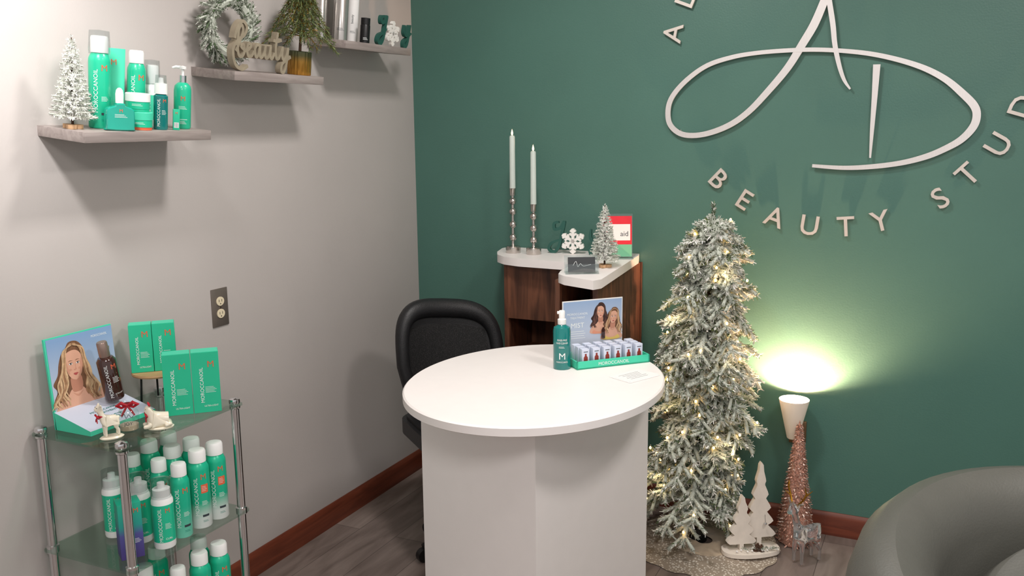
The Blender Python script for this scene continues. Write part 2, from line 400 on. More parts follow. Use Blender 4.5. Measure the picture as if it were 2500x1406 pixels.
# Shelf 1 -----------------------------------------------------------
g='teal hair products on the wall shelf'
thing('spray_can','tall teal mousse can with clear cap beside flocked tree','hair product',S(0,1.694,.074),spray_can(.228,.0265,M_teal,orange=False,clearcap=True,caph=.042),g)
def squeeze_tube():
    b=MB(); h=.2; n=10; vs=[];fs=[];seg=24
    for i in range(n+1):
        t=i/n; w=.024+.004*t; d=.02*(1-t)+.0012
        for k in range(seg):
            a=2*math.pi*k/seg; vs.append((w*math.cos(a),d*math.sin(a),.025+t*(h-.025)))
    for i in range(n):
        for k in range(seg): fs.append((i*seg+k,i*seg+(k+1)%seg,(i+1)*seg+(k+1)%seg,(i+1)*seg+k))
    fs.append(tuple(n*seg+k for k in range(seg)))
    b.add(vs,fs,M_tealtop)
    text(b,'M',.014,M_orange,lambda u,v,l:(u,-(.009+l),v),0,h-.035)
    c=MB(); lathe(c,[(0,0),(.021,0),(.022,.024),(.02,.026),(0,.026)],M_cap,24)
    return [('body',b),('cap',c)]
thing('squeeze_tube','mint green squeeze tube standing on white cap','hair product',S(0,1.772,.036),squeeze_tube(),g)
thing('spray_can','teal shampoo can with white cap behind the jars','hair product',S(0,1.828,.056),spray_can(.2,.0235,M_teal,orange=False),g)
p=spray_can(.165,.0215,M_cap,orange=False,clearcap=True,labelband=M_tealtop,caph=.05)
thing('mousse_bottle','white and teal foam bottle with clear cap','hair product',S(0,1.882,.055),p,g)
def flat_bottle():
    b=MB(); pts=[(-.031,0),(.031,0),(.034,.006),(.034,.045),(.028,.056),(.012,.062),(.009,.068),(-.009,.068),(-.012,.062),(-.028,.056),(-.034,.045),(-.034,.006)]
    pts=[(q.x,q.y) for q in cat([(x,y,0) for x,y in pts],3,True)]
    vs=[];fs=[];n=len(pts)
    L=[(-.016,.9),(-.013,.98),(0,1),(.013,.98),(.016,.9)]
    for d,k in L:
        for x,z in pts: vs.append((x*k,d,.034+(z-.034)*k+.0005))
    for i in range(len(L)-1):
        for j in range(n): fs.append((i*n+j,i*n+(j+1)%n,(i+1)*n+(j+1)%n,(i+1)*n+j))
    fs.append(tuple(reversed(range(n)))); fs.append(tuple((len(L)-1)*n+j for j in range(n)))
    b.add(vs,fs,M_tealg); s=pl(.016); lines(b,s,0,.04,.03,3,M_ink); text(b,'M',.008,M_orange,s,.0,.05)
    c=MB(); lathe(c,[(0,.0655),(.0095,.0655),(.0098,.09),(.008,.1),(.004,.105),(0,.106)],M_cap,20)
    return [('body',b),('cap',c)]
thing('serum_bottle','squat translucent teal serum bottle with white cap','hair product',S(0,1.698,.138,62),flat_bottle(),g)
def jar(r=.03,h=.044,lid=M_cap,bd=M_teal,band=None):
    b=MB(); lathe(b,[(0,0),(r*.97,0),(r*.97,.006),(r,.007),(r,h*.55),(0,h*.55)],[band or bd,band or bd,band or bd,bd,bd],32)
    lines(b,cy(r),0,h*.4,.03,2,M_ink)
    c=MB(); lathe(c,[(0,h*.55+.0003),(r*1.03,h*.55+.0003),(r*1.03,h-.002),(r*.98,h),(0,h)],lid,32)
    return [('body',b),('lid',c)]
T=S(0,1.783,.118)
thing('product_jar','teal hair mask jar with teal lid and orange base','hair product',T,jar(lid=M_tealtop,band=M_orange,h=.046),g)
thing('product_jar','teal jar with white lid stacked on another jar','hair product',T@Tr(-.006,.0,.0465),jar(h=.046),g)
def slim_bottle():
    b=MB(); lathe(b,[(0,0),(.017,0),(.018,.003),(.018,.088),(.012,.093),(0,.093)],M_teald,24); s=cy(.018)
    vtext(b,'MOROCCANOIL',.0075,M_ink,s,-.006,.045,maxw=.072); text(b,'M',.009,M_orange,s,.009,.076); lines(b,s,.008,.05,.012,4,M_ink)
    c=MB(); lathe(c,[(0,.0933),(.0165,.0933),(.016,.12),(.007,.122),(.006,.135),(0,.136)],M_cap,24)
    lathe(c,[(.0145,.12),(.0135,.142),(0,.143)],M_clear,20)
    return [('body',b),('cap',c)]
thing('serum_bottle','slim dark teal bottle with white and clear cap','hair product',S(0,1.845,.126),slim_bottle(),g)
m=MB(); box(m,.017,.014,.055,M_tealbox,I4,.0006); patch(m,-.006,.006,.006,.02,M_ink,pl(.007),n=1)
for k in range(6): patch(m,-.005+k*.0018,-.0044+k*.0018,.007,.019,M_ink2,pl(.007),.0005,1)
text(m,'M',.006,M_orange,pl(.007),0,.045)
thing('product_carton','tiny teal carton with printed barcode','hair product',S(0,1.884,.142,50),m,g)
thing('pump_bottle','teal hair lotion bottle with white pump and metal collar','hair product',S(0,1.94,.108),pump_bottle(),g)
# ---------------------------------------------------------------- needles
def blades(mb,p0,p1,n,ln,w,mats,up=.35,jit=1.0):
    p0=Vector(p0);p1=Vector(p1); d=(p1-p0); L=d.length
    if L<1e-6: return
    d/=L
    a=d.cross(Vector((0,0,1)))
    a=a.normalized() if a.length>.01 else Vector((1,0,0))
    b=d.cross(a)
    for i in range(n):
        t=random.random(); th=random.uniform(0,2*math.pi)
        q=p0+d*(L*t); r=(a*math.cos(th)+b*math.sin(th)); dd=(r+d*up*random.uniform(.5,1.6)).normalized()
        s=dd.cross(d).normalized()*(w/2); l=ln*random.uniform(.6,1.1)
        k=len(mb.v); mb.v+= [tuple(q-s),tuple(q+s),tuple(q+dd*l+s*.5),tuple(q+dd*l-s*.5)]
        mb.f.append((k,k+1,k+2,k+3)); mb.m.append(mb.mi(random.choice(mats)))
def mini_tree(H,Rb,dense=1.0,mats=None,nlay=17,seed=1):
    random.seed(seed); mats=mats or [M_flock,M_flock,M_flock,M_flock,M_flock2]
    base=MB(); 
    for k in range(3):
        a=2.1*k+.4; lathe(base,[(0,0),(.012,0),(.012,.01),(0,.01)],M_log,14,Tr(.013*math.cos(a),.013*math.sin(a),0))
    tr=MB(); tube(tr,[(0,0,.009),(0,0,H-.005)],[.0035,.0015],M_bark,6)
    f=MB(); z0=.028
    for i in range(nlay):
        t=i/(nlay-1); z=z0+(H-z0-.012)*t; rr=Rb*(1-t)**.85+.006
        nb=int(6+10*(1-t))
        for k in range(nb):
            a=2*math.pi*(k+random.random()*.7)/nb; l=rr*random.uniform(.8,1.08)
            e=(l*math.cos(a),l*math.sin(a),z+l*.12-random.uniform(0,.006))
            tube(f,[(0,0,z),e],[.0012,.0022],M_flock2,4)
            blades(f,(e[0]*.15,e[1]*.15,z),e,int(30*dense*(.4+l/Rb)),.0085,.002,mats,.5)
    blades(f,(0,0,H-.03),(0,0,H),40,.007,.0018,mats,.9)
    return [('trunk',tr),('foliage',f),('base',base,'cluster of cut wood slices')]
thing('miniature_tree','flocked white bottle-brush tree on wood slice base','christmas tree',S(0,1.604,.084),mini_tree(.222,.047,1.1,seed=3))
# ---------------------------------------------------------------- Shelf 2
random.seed(11)
def wreath():
    f=MB(); Rm=.076
    ring=[(Rm*math.cos(a),0,Rm*math.sin(a)) for a in [2*math.pi*i/40 for i in range(41)]]
    tube(f,ring,.015,M_flock2,8)
    for i in range(400):
        a=random.uniform(0,2*math.pi); c=Vector((math.cos(a),0,math.sin(a))); tg=Vector((-math.sin(a),0,math.cos(a)))
        th=random.uniform(0,2*math.pi); ct=math.cos(th)
        dirv=(c*ct+Vector((0,1,0))*math.sin(th)*.5+tg*.9).normalized()
        p=c*Rm; l=random.uniform(.03,.056) if ct>-.2 else .03; q=p+dirv*l
        if q.y>.024: q.y=.024
        if q.z<-.112: q.z=-.112
        tube(f,[p,q],[.0025,.0035],random.choice([M_flock2,M_flock2,M_pine]),4)
        blades(f,p,q,36,.012,.003,[M_flock,M_flock2,M_flock2,M_pine],1.0)
    return f
thing('wreath','flocked frosted pine wreath leaning on the wall','wreath',S(1,2.2,.052,86)@Tr(0,0,.125)@R(4,'X'),wreath())
BE=[[(0,.15),(.12,.35),(.32,.8),(.24,1.0),(.12,.82),(.08,.35),(.14,.04),(.3,0),(.42,.18),(.36,.38),(.24,.32),(.45,.2),(.6,.24),(.72,.36),(.62,.44),(.53,.25),(.6,.03),(.75,.03),(.88,.2)],
[(1.17,.36),(1.05,.43),(.92,.25),(.98,.02),(1.1,.1),(1.18,.42),(1.17,.1),(1.25,.01),(1.38,.15),(1.45,.42),(1.43,.12),(1.52,0),(1.65,.12),(1.72,.42),(1.7,.1),(1.8,0),(1.92,.2)],
[(2.07,.9),(1.98,.35),(2.02,.04),(2.15,.03),(2.25,.2),(2.35,.42),(2.33,.12),(2.43,0),(2.55,.12),(2.64,.42),(2.58,-.1),(2.45,-.42),(2.3,-.38),(2.35,-.15),(2.6,.02),(2.8,.12)],
[(1.84,.62),(2.05,.6),(2.28,.66)],[(-.05,.55),(.05,.9),(.3,1.12),(.5,.95),(.4,.7),(.1,.5),(-.12,.2),(-.02,-.25),(.3,-.42),(.6,-.3)]]
m=MB(); k=.088
for st in BE: ribbon(m,[(x*k,(y+.49)*k,.0095) for x,y in st],.02,M_champ,R(90,'X'),5)
thing('word_sign','champagne wooden script sign reading beauty','sign',S(1,2.112,.138,90),m)
pot=MB(); lathe(pot,[(0,0),(.036,0),(.0375,.003),(.0375,.073),(.0345,.075),(.033,.066),(0,.064)],[M_potgold]*5+[M_bark],72,rfun=lambda a,z:1+.018*math.cos(24*a))
random.seed(5)
pf=MB(); pt=MB(); tube(pt,[(0,0,.06),(.001,0,.15),(0,.001,.27)],[.005,.004,.002],M_bark,8)
for i in range(72):
    t=i/71; z=.12+.16*t; a=i*2.4; l=.125*(1-t*.7)
    c,s_=math.cos(a),math.sin(a)
    P=[(0,0,z),(c*l*.4,s_*l*.4,z+.008),(c*l*.8,s_*l*.8,z-.02),(c*l,s_*l,z-.042)]
    tube(pf,P,[.002,.0015,.001,.001],M_pine2,4)
    for j in range(3): blades(pf,P[j],P[j+1],30,.018,.0018,[M_pine,M_pine2,M_pine2,M_gold],.9)
thing('potted_pine','small artificial pine in ribbed gold glass pot','potted plant',S(1,2.465,.108),[('pot',pot,'ribbed gold glass pot'),('trunk',pt),('foliage',pf,'drooping glittered green needles')])
# ---------------------------------------------------------------- Shelf 3
def scan(h,r,m1,capm,caph,tx=None,inkm=M_ink2):
    b=MB(); lathe(b,[(0,0),(r,0),(r,h-caph-.004),(r*.9,h-caph),(0,h-caph)],m1,28)
    if tx: vtext(b,tx,.008,inkm,cy(r),.0,(h-caph)*.5,maxw=(h-caph)*.7)
    lines(b,cy(r),.004,h*.2,r*1.0,3,inkm)
    c=MB(); lathe(c,[(0,h-caph),(r*.95,h-caph),(r*.95,h-.002),(0,h)],capm,28); return [('body',b),('cap',c)]
g3='hair care cans on the upper shelf'
thing('spray_can','silver hairspray can with silver cap','hair product',S(2,2.735,.08,30),scan(.2,.026,M_silvercan,M_chrome,.03),g3)
thing('spray_can','white and silver hairspray can with script print','hair product',S(2,2.85,.05,30),scan(.19,.02,M_paper,M_silvercan,.03,'beauty'),g3)
thing('spray_can','clear and silver product can near the shelf end','hair product',S(2,2.683,.035,30),scan(.17,.02,M_silvercan,M_cap,.03),g3)
thing('product_bottle','small black bottle with black cap','hair product',S(2,2.822,.125,30),scan(.088,.0175,M_black,M_black,.024,None,M_ink),g3)
thing('spray_can','silver slim can standing against the wall','hair product',S(2,2.79,.03,30),scan(.21,.02,M_silvercan,M_chrome,.03),g3)
J1=[(.30,.98),(.12,.93),(.14,.72),(.36,.78),(.5,1.0),(.42,.6),(.3,.1),(.12,-.12),(-.08,-.02),(.02,.2),(.35,.35),(.5,.5)]
Y1=[(0,.6),(-.02,.3),(.12,.18),(.28,.3),(.38,.62),(.32,.2),(.2,-.2),(.02,-.3),(-.02,-.1),(.25,.1),(.5,.3)]
def stroke_sign(st,k,w,th,m_,zoff):
    m=MB(); ribbon(m,[(x*k,(y+zoff)*k,w*(1.2 if 0<i<len(st)-2 else .7)) for i,(x,y) in enumerate(st)],th,m_,R(90,'X'),6); return m
def snowflake(r,th,T):
    m=MB()
    for i in range(6):
        A=T@R(60*i+30,'Z')
        w=r*.11
        extr(m,[(0,-w),(r,-w),(r*1.02,0),(r,w),(0,w)],th,M_snow,A)
        for q,l in((.42,.34),(.72,.26)):
            for s_ in(1,-1):
                B=A@Tr(r*q,0,0)@R(55*s_,'Z'); extr(m,[(0,-w*.8),(r*l,-w*.8),(r*l,w*.8),(0,w*.8)],th*.98,M_snow,B)
    return m
def joy(Tf,x0,k,group,snr,lab):
    thing('letter_sign','dark green script letter J '+lab,'sign',Tf(0),stroke_sign(J1,k,.0095,.014,M_joy,.16),group)
    thing('letter_sign','dark green script letter y '+lab,'sign',Tf(x0*2),stroke_sign(Y1,k,.0095,.014,M_joy,.33),group)
    m=snowflake(snr,.012,Tr(0,0,snr*1.02)@R(90,'X'))
    thing('snowflake_ornament','white wooden snowflake ornament '+lab,'ornament',Tf(x0*1.1),m,group)
joy(lambda u:S(2,2.865+u,.145,90),.085,.088,'script letters on the upper shelf',.044,'on the wall shelf')
# ---------------------------------------------------------------- outlet
pm=MB(); box(pm,.07,.12,.004,M_plate,I4,.0015); lathe(pm,[(0,.0038),(.003,.0038),(.003,.0052),(0,.0055)],M_silver,12)
rs=[]
for s_ in(-1,1):
    rm=MB(); lathe(rm,[(0,.004),(.0165,.004),(.0165,.0062),(0,.0064)],M_ivory,32,Tr(0,s_*.0195,0),1,.86)
    for xx in(-.006,.006): box(rm,.0018,.008,.0004,M_slot,Tr(xx,s_*.0195+.002,.0063))
    lathe(rm,[(0,.0062),(.0022,.0064),(0,.0068)],M_slot,10,Tr(0,s_*.0195-.008,0)); rs.append(('receptacle',rm,'ivory two-prong receptacle'))
thing('power_outlet','pewter wall outlet plate with two ivory receptacles','outlet',Matrix(((0,0,1,XL),(1,0,0,2.149),(0,1,0,.943),(0,0,0,1))),[('plate',pm)]+rs)
# ---------------------------------------------------------------- glass rack
X0,X1,Y0,Y1_=-2.015,-1.735,1.475,1.86
ZS=[.75,.44,.155]
def rrect(x0,x1,y0,y1,r,n=5):
    o=[]
    for cx,cy_,a0 in((x1-r,y1-r,0),(x0+r,y1-r,90),(x0+r,y0+r,180),(x1-r,y0+r,270)):
        for i in range(n+1):
            a=math.radians(a0+90*i/n); o.append((cx+r*math.cos(a),cy_+r*math.sin(a)))
    return o
parts=[]
for x in(X0,X1):
    for y in(Y0,Y1_):
        m=MB(); lathe(m,[(0,0),(.014,0),(.014,.012),(.0115,.014),(.0115,.735),(.015,.738),(.015,.744),(0,.744)],M_chrome,20,Tr(x,y,0))
        lathe(m,[(0,.7505),(.0145,.7505),(.0155,.756),(.0145,.763),(.006,.767),(0,.768)],M_chrome,20,Tr(x,y,0))
        for z in ZS[1:]: lathe(m,[(.0115,z-.012),(.0155,z-.01),(.0155,z+.008),(.0115,z+.01)],M_chrome,20,Tr(x,y,0))
        parts.append(('post',m))
for z in ZS:
    m=MB(); extr(m,rrect(X0-.018,X1+.018,Y0-.018,Y1_+.018,.012),.006,M_glass,Tr(0,0,z-.006)); parts.append(('glass_shelf',m,'green-tinted clear glass shelf'))
thing('display_rack','three-tier glass and chrome rack holding hair products','rack',I4,parts)
zt=ZS[0]+.0006
# standee display
def portrait(mb,surf,cx,cy_,s,hair,hm,hl,dress,L=.0005,T=I4,lean=0,ns=30,seed=1):
    rnd=random.Random(seed)
    def Q(x,y): return (cx+s*(x+lean*y),cy_+s*y)
    def P(pts,m,k,sm=4): fpoly(mb,[Q(x,y) for x,y in pts],m,surf,L*k,T,sm)
    P([(-.2,1.35),(.0,1.6),(.35,1.6),(.6,1.38),(.72,1.0),(.8,.6),(.95,.2),(.88,-.25),(1.0,-.6),(.8,-.95),(.2,-.8),(-.3,-1.1),(-.75,-1.0),(-1.0,-.7),(-.8,-.3),(-.95,.0),(-.7,.35),(-.58,.8),(-.42,1.15)],hair,1)
    P([(-.95,-1.6),(-.85,-.9),(-.35,-.6),(-.1,-.35),(.38,-.35),(.65,-.65),(1.05,-.9),(1.25,-1.6)],M_skin,2)
    P([(-.1,-.5),(.15,-.72),(.42,-.5),(.15,-.62)],M_skinm,2.4,3)
    P([(-.7,-1.62),(-.65,-1.25),(-.2,-1.42),(.4,-1.42),(.85,-1.2),(.95,-1.62)],dress,3)
    P([(-.1,.15),(.38,.15),(.4,-.4),(.15,-.5),(-.1,-.42)],M_skind,3)
    P([(-.26,1.1),(.02,1.24),(.3,1.22),(.5,1.02),(.54,.68),(.5,.4),(.38,.16),(.2,.02),(.1,.0),(-.08,.1),(-.22,.34),(-.28,.7)],M_skin,4,4)
    P([(.5,.9),(.54,.6),(.48,.36),(.34,.12),(.2,.02),(.3,.2),(.4,.45),(.42,.7)],M_skinm,4.4,3)
    P([(-.26,.95),(-.28,.6),(-.2,.32),(-.12,.3),(-.18,.6)],M_skinm,4.4,3)
    for ex,sg in((-.03,-1),(.31,1)):
        P([(ex-.09,.685),(ex-.03,.725),(ex+.05,.722),(ex+.09,.69),(ex+.02,.66),(ex-.04,.66)],M_ink,5,2); P(ell(ex,.692,.034,.036,12),M_eye,5.3,0)
        P([(ex-.1,.69),(ex-.03,.74),(ex+.06,.735),(ex+.1,.69),(ex+.05,.718),(ex-.03,.722)],M_eye,5.5,2)
        P([(ex-.12,.8),(ex-.02,.845),(ex+.11,.81),(ex,.82)],hair,5,2)
        P(ell(ex+sg*.06,.45,.08,.05,12),M_skinm,4.6,0)
    P([(.18,.7),(.2,.5),(.22,.44),(.15,.41),(.08,.43),(.12,.45),(.16,.5)],M_skinm,5,2)
    P(ell(.115,.435,.016,.01,8),M_skind,5.5,0); P(ell(.185,.435,.016,.01,8),M_skind,5.5,0)
    P([(.03,.26),(.1,.3),(.15,.285),(.2,.3),(.28,.26),(.2,.235),(.1,.235)],M_lip,5.5,2); P([(.07,.24),(.23,.24),(.15,.185)],M_lip,5.2,2)
    cols=[hair,hm,hl,hm,hl]
    for sd in(-1,1):
        for k in range(ns):
            f=(k+rnd.random())/ns; ph=rnd.uniform(0,2)+f*3
            x0=.14+sd*rnd.uniform(.0,.12); y=1.54-.08*f
            pts=[(x0,y),(.14+sd*(.3+.18*f),1.32-.05*f),(.14+sd*(.42+.14*f),.8)]
            yy=.45
            while yy>-.8-.35*rnd.random():
                tt=(.8-yy)/1.6; pts.append((.14+sd*(.42+.1*tt+(.12+.46*tt)*f)+.1*math.sin(yy*6.5+ph)*tt*1.4,yy)); yy-=.24
            strand(mb,[Q(*p) for p in pts],s*rnd.uniform(.045,.1),rnd.choice(cols),surf,L*6+k*.000008+(0 if sd>0 else .000004),T,4)
bk=MB(); box(bk,.205,.006,.232,M_tealtop,Tr(0,.0,0)@R(-4,'X'))
panel=MB(); PT=R(-4,'X'); s=pl(.0035)
patch(panel,-.098,.1025,.001,.229,M_skyp,s,.0001,1,PT)
portrait(panel,s,-.035,.112,.062,M_hairb,M_hairm,M_hairl,M_dress,.00035,PT,0,40,4)
fpoly(panel,[(.035,.03),(.09,.05),(.098,.1),(.08,.125),(.066,.12),(.07,.09),(.03,.06)],M_skin,s,.0018,PT,3)
fpoly(panel,[(.056,.09),(.082,.085),(.09,.15),(.064,.155)],M_amber,s,.0022,PT,0); fpoly(panel,[(.07,.154),(.083,.1525),(.086,.176),(.073,.178)],M_brcap,s,.0022,PT,0)
text(panel,'MOROCCANOIL',.006,M_ink,s,.06,.212,maxw=.05,T=PT)
wd=MB(); w=.1025
vs=[(-w,-.125,0),(w,-.125,0),(w,-.125,.012),(-w,-.125,.012),(-w,0,0),(w,0,0),(w,0,.045),(-w,0,.045)]
wd.add(vs,[(0,1,2,3),(0,3,7,4),(1,5,6,2),(4,7,6,5),(0,4,5,1)],M_tealtop); wd.add(vs,[(3,2,6,7)],M_lilac)
sl=lambda u,v,l:(u,-.125+v*.967+0*l,.012+v*.255+l+.0003)
text(wd,'MIST',.019,M_tealink,sl,.0,.03); text(wd,'MOROCCANOIL',.0075,M_tealink,sl,0,.074,maxw=.1); text(wd,'TREATMENT',.0075,M_tealink,sl,0,.06,maxw=.07)
thing('product_display','teal tabletop advertising display with woman portrait on rack','display',place(-1.995,1.605,zt,90),[('back_panel',bk),('printed_poster',panel,'poster of woman with long blonde hair'),('display_base',wd,'sloped base printed MIST')])
def brown_bottle():
    b=MB(); lathe(b,[(0,0),(.021,0),(.0225,.004),(.0225,.1),(.017,.108),(.011,.11),(0,.11)],M_amber,28); s=cy(.0225)
    vtext(b,'MOROCCANOIL',.0078,M_ink,s,-.009,.052,maxw=.085); text(b,'M',.012,M_orange,s,.009,.088); lines(b,s,.009,.06,.016,5,M_ink); text(b,'ULTRA-LIGHT',.003,M_ink,s,.009,.018,maxw=.02)
    c=MB(); lathe(c,[(0,.11),(.012,.11),(.013,.113),(.0125,.145),(.011,.148),(0,.148)],M_brcap,20); return [('body',b),('cap',c,'bronze spray cap')]
thing('spray_bottle','dark amber mist bottle with bronze cap on display','hair product',Tr(-1.95,1.652,zt+.048)@R(10,'X')@R(62,'Z')@Matrix.Scale(1.08,4),brown_bottle())
# riser + cartons
rz=.088
tp=MB(); lathe(tp,[(0,rz-.008),(.066,rz-.008),(.068,rz-.004),(.066,rz),(0,rz)],M_woodr,36)
lg=[]
for k in range(3):
    a=math.radians(20+120*k); q=MB(); tube(q,[(.05*math.cos(a),.05*math.sin(a),rz-.008),(.056*math.cos(a),.056*math.sin(a),0)],.0028,M_black,8); lg.append(('leg',q))
thing('display_riser','round wooden riser with thin black legs','stand',Tr(-1.945,1.795,zt),[('top',tp)]+lg)
gc='teal treatment cartons on the glass rack'
c0=thing('product_carton','teal treatment carton on round wooden riser','carton',place(-1.976,1.775,zt+rz+.0005,45),carton(.058,.042,.133),gc)
copy_thing(c0,place(-1.934,1.817,zt+rz+.0005,45))
c1=thing('product_carton','larger teal treatment carton on glass shelf','carton',place(-1.81,1.735,zt,45),carton(.07,.045,.165),gc)
copy_thing(c1,place(-1.7595,1.7855,zt,45))
# figurines by skin
def skin(nodes,edges,sub=2,root=0,T=I4):
    me=bpy.data.meshes.new('sk'); me.from_pydata([n[0] for n in nodes],edges,[]); o=bpy.data.objects.new('sk',me); C.objects.link(o)
    o.modifiers.new('s','SKIN'); ss=o.modifiers.new('d','SUBSURF'); ss.levels=sub
    for i,n in enumerate(nodes):
        r=n[1]; r=(r,r) if not isinstance(r,tuple) else r
        me.skin_vertices[0].data[i].radius=r; me.skin_vertices[0].data[i].use_root=(i==root)
    bpy.context.view_layer.update()
    ev=bpy.data.meshes.new_from_object(o.evaluated_get(bpy.context.evaluated_depsgraph_get()))
    vs=[T@v.co for v in ev.vertices]; fs=[tuple(p.vertices) for p in ev.polygons]
    bpy.data.objects.remove(o); bpy.data.meshes.remove(ev); return vs,fs
def bow(mb,T,s=1):
    for sg in(1,-1):
        tube(mb,[(0,0,0),(sg*.008*s,-.002,.005*s),(sg*.014*s,0,.001*s),(sg*.008*s,.002,-.003*s),(0,0,0)],[.0015*s,.003*s,.003*s,.002*s,.0015*s],M_red,6,T)
        tube(mb,[(0,0,0),(sg*.005*s,-.002,-.008*s),(sg*.009*s,-.002,-.015*s)],[.0012*s,.0018*s,.0012*s],M_red,6,T)
def deer_nodes(k=1,long=1):
    N=[((.0,0,.72),.17),((-.28,0,.74),.19),((.28,0,.74),.17),((-.42,0,.95),.11),((-.5,0,1.18),.085),((-.56,0,1.36),.11),((-.72,0,1.3),.07),((-.8,0,1.27),.05)]
    E=[(0,1),(0,2),(1,3),(3,4),(4,5),(5,6),(6,7)]
    for s_ in(1,-1):
        i=len(N); N+=[((-.32,.1*s_,.55),.085),((-.33,.11*s_,.3),.05),((-.33,.11*s_,.04),.045)]; E+=[(1,i),(i,i+1),(i+1,i+2)]
        i=len(N); N+=[((.28,.1*s_,.55),.1),((.24,.11*s_,.42),.06),((.36,.11*s_,.28),.045),((.34,.11*s_,.04),.045)]; E+=[(2,i),(i,i+1),(i+1,i+2),(i+2,i+3)]
        i=len(N); N+=[((-.52,.12*s_,1.46),.045),((-.5,.22*s_,1.52),.02)]; E+=[(5,i),(i,i+1)]
    i=len(N); N+=[((.46,0,.84),.04),((.5,0,.8),.02)]; E+=[(2,i),(i,i+1)]
    return [((Vector(p)*k),r*k) for p,r in N],E
N,E=deer_nodes(.056); N=[((p[0]*.78,p[1]*1.15,p[2]),r*1.4) for p,r in N]; vs,fs=skin(N,E,3); m=MB(); m.add(vs,fs,M_ceram,Tr(0,0,.004)); lathe(m,[(0,0),(.022,0),(.024,.003),(.02,.006),(0,.006)],M_ceram,24,I4,1.2,.8)
for s_ in(1,-1): lathe(m,[(0,-.0013),(.0014,0),(0,.0013)],M_slot,8,Tr(-.031,s_*.0068,.0825))
rb=MB(); lathe(rb,[(.0078,.056),(.009,.059),(.0078,.062)],M_red,16,Tr(-.020,0,0)); bow(rb,Tr(-.030,0,.058)@R(-90,'Z'),.9)
thing('fawn_figurine','cream ceramic standing fawn wearing red bow','figurine',place(-1.815,1.518,zt,62),[('body',m),('bow',rb,'red ribbon bow')])
N=[((0,0,.019),.019),((-.014,0,.021),.017),((.014,0,.018),.017),((-.022,0,.036),.010),((-.026,0,.047),.0105),((-.036,0,.043),.006),((-.028,.009,.055),.0035),((-.028,-.009,.055),.0035),((-.028,.014,.006),.006),((-.042,.013,.005),.005),((-.028,-.014,.006),.006),((-.042,-.013,.005),.005),((.022,.016,.008),.008),((.008,.021,.005),.005),((.022,-.016,.008),.008),((.008,-.021,.005),.005)]
E=[(0,1),(0,2),(1,3),(3,4),(4,5),(4,6),(4,7),(1,8),(8,9),(1,10),(10,11),(2,12),(12,13),(2,14),(14,15)]
vs,fs=skin(N,E,3); m=MB(); m.add(vs,fs,M_ceram,Tr(0,0,.004)); lathe(m,[(0,0),(.027,0),(.028,.003),(.024,.006),(0,.006)],M_ceram,24,I4,1.15,.85)
for s_ in(1,-1): lathe(m,[(0,-.0012),(.0013,0),(0,.0012)],M_slot,8,Tr(-.033,s_*.0068,.053))
rb=MB(); bow(rb,Tr(-.032,0,.036)@R(-90,'Z'),1.0); bow(rb,Tr(-.024,0,.063)@R(-90,'Z'),.8)
thing('fawn_figurine','cream ceramic lying fawn with red bows','figurine',place(-1.764,1.625,zt,50),[('body',m),('bow',rb,'red ribbon bows')])
m=MB(); lathe(m,[(0,.0),(.024,.0),(.026,.004),(.025,.045),(.02,.056),(.012,.062),(.012,.07),(.014,.072)],M_acr,28)
lathe(m,[(0,.002),(.022,.002),(.0225,.014),(0,.016)],M_fur,24)
text(m,'JOY',.008,M_ink2,cy(.0262),0,.022); ribbon(m,[(-.014,0,.0012),(-.008,.008,.0012),(-.004,-.003,.0012),(.002,.006,.0012),(.008,-.002,.0012),(.014,.004,.0012)],.0003,M_ink2,Tr(0,-.0268,.04)@R(90,'X'))
rb=MB(); lathe(rb,[(.0125,.062),(.0145,.065),(.0125,.068)],M_red,20); bow(rb,Tr(0,-.014,.066),1.7)
thing('glass_ornament','clear glass jar ornament with red ribbon bow','ornament',place(-1.826,1.582,zt,45),[('jar',m),('bow',rb,'red ribbon bow')])
# middle shelf
zm=ZS[1]+.0006; gm='teal hair products on the middle glass shelf'
dry=thing('spray_can','teal dry shampoo can fading to white with orange label','hair product',place(-1.762,1.80,zm,45),spray_can(.215,.028),gm)
for x,y in((-1.763,1.737),(-1.845,1.80),(-1.85,1.735),(-1.94,1.81),(-1.94,1.74)): copy_thing(dry,place(x,y,zm,45+random.uniform(-6,6)))
pro=thing('spray_can','slim teal spray can with white cap','hair product',place(-1.763,1.670,zm,48),spray_can(.2,.0245,M_canp,orange=False),gm)
for x,y in((-1.835,1.672),(-1.93,1.672)): copy_thing(pro,place(x,y,zm,45))
def mousse():
    b=MB(); r=.027; h=.135; lathe(b,[(0,0),(r*.95,0),(r,.004),(r,h-.01),(r*.85,h),(0,h)],M_cap,28); s=cy(r)
    patch(b,-r*2.3,r*2.3,.018,h-.018,M_teal,s,.0002,22); s=cy(r+.0002)
    vtext(b,'MOROCCANOIL',.0088,M_ink,s,-.008,h*.48,maxw=h*.66); text(b,'M',.012,M_orange,s,.012,h-.032); lines(b,s,.012,h*.5,.016,5,M_ink); text(b,'CURL',.005,M_ink,s,.012,.028)
    c=MB(); lathe(c,[(r*.8,h),(r*.8,h+.02),(.01,h+.022),(.009,h+.036),(0,h+.038)],M_cap,24); lathe(c,[(r*.95,h-.002),(r*.92,h+.044),(0,h+.047)],M_clear,24)
    return [('body',b),('cap',c,'white foam pump under clear cap')]
mo=thing('mousse_bottle','white curl mousse bottle with teal label and clear cap','hair product',place(-1.76,1.605,zm,46),mousse(),gm)
copy_thing(mo,place(-1.84,1.605,zm,40)); copy_thing(mo,place(-1.93,1.60,zm,40))
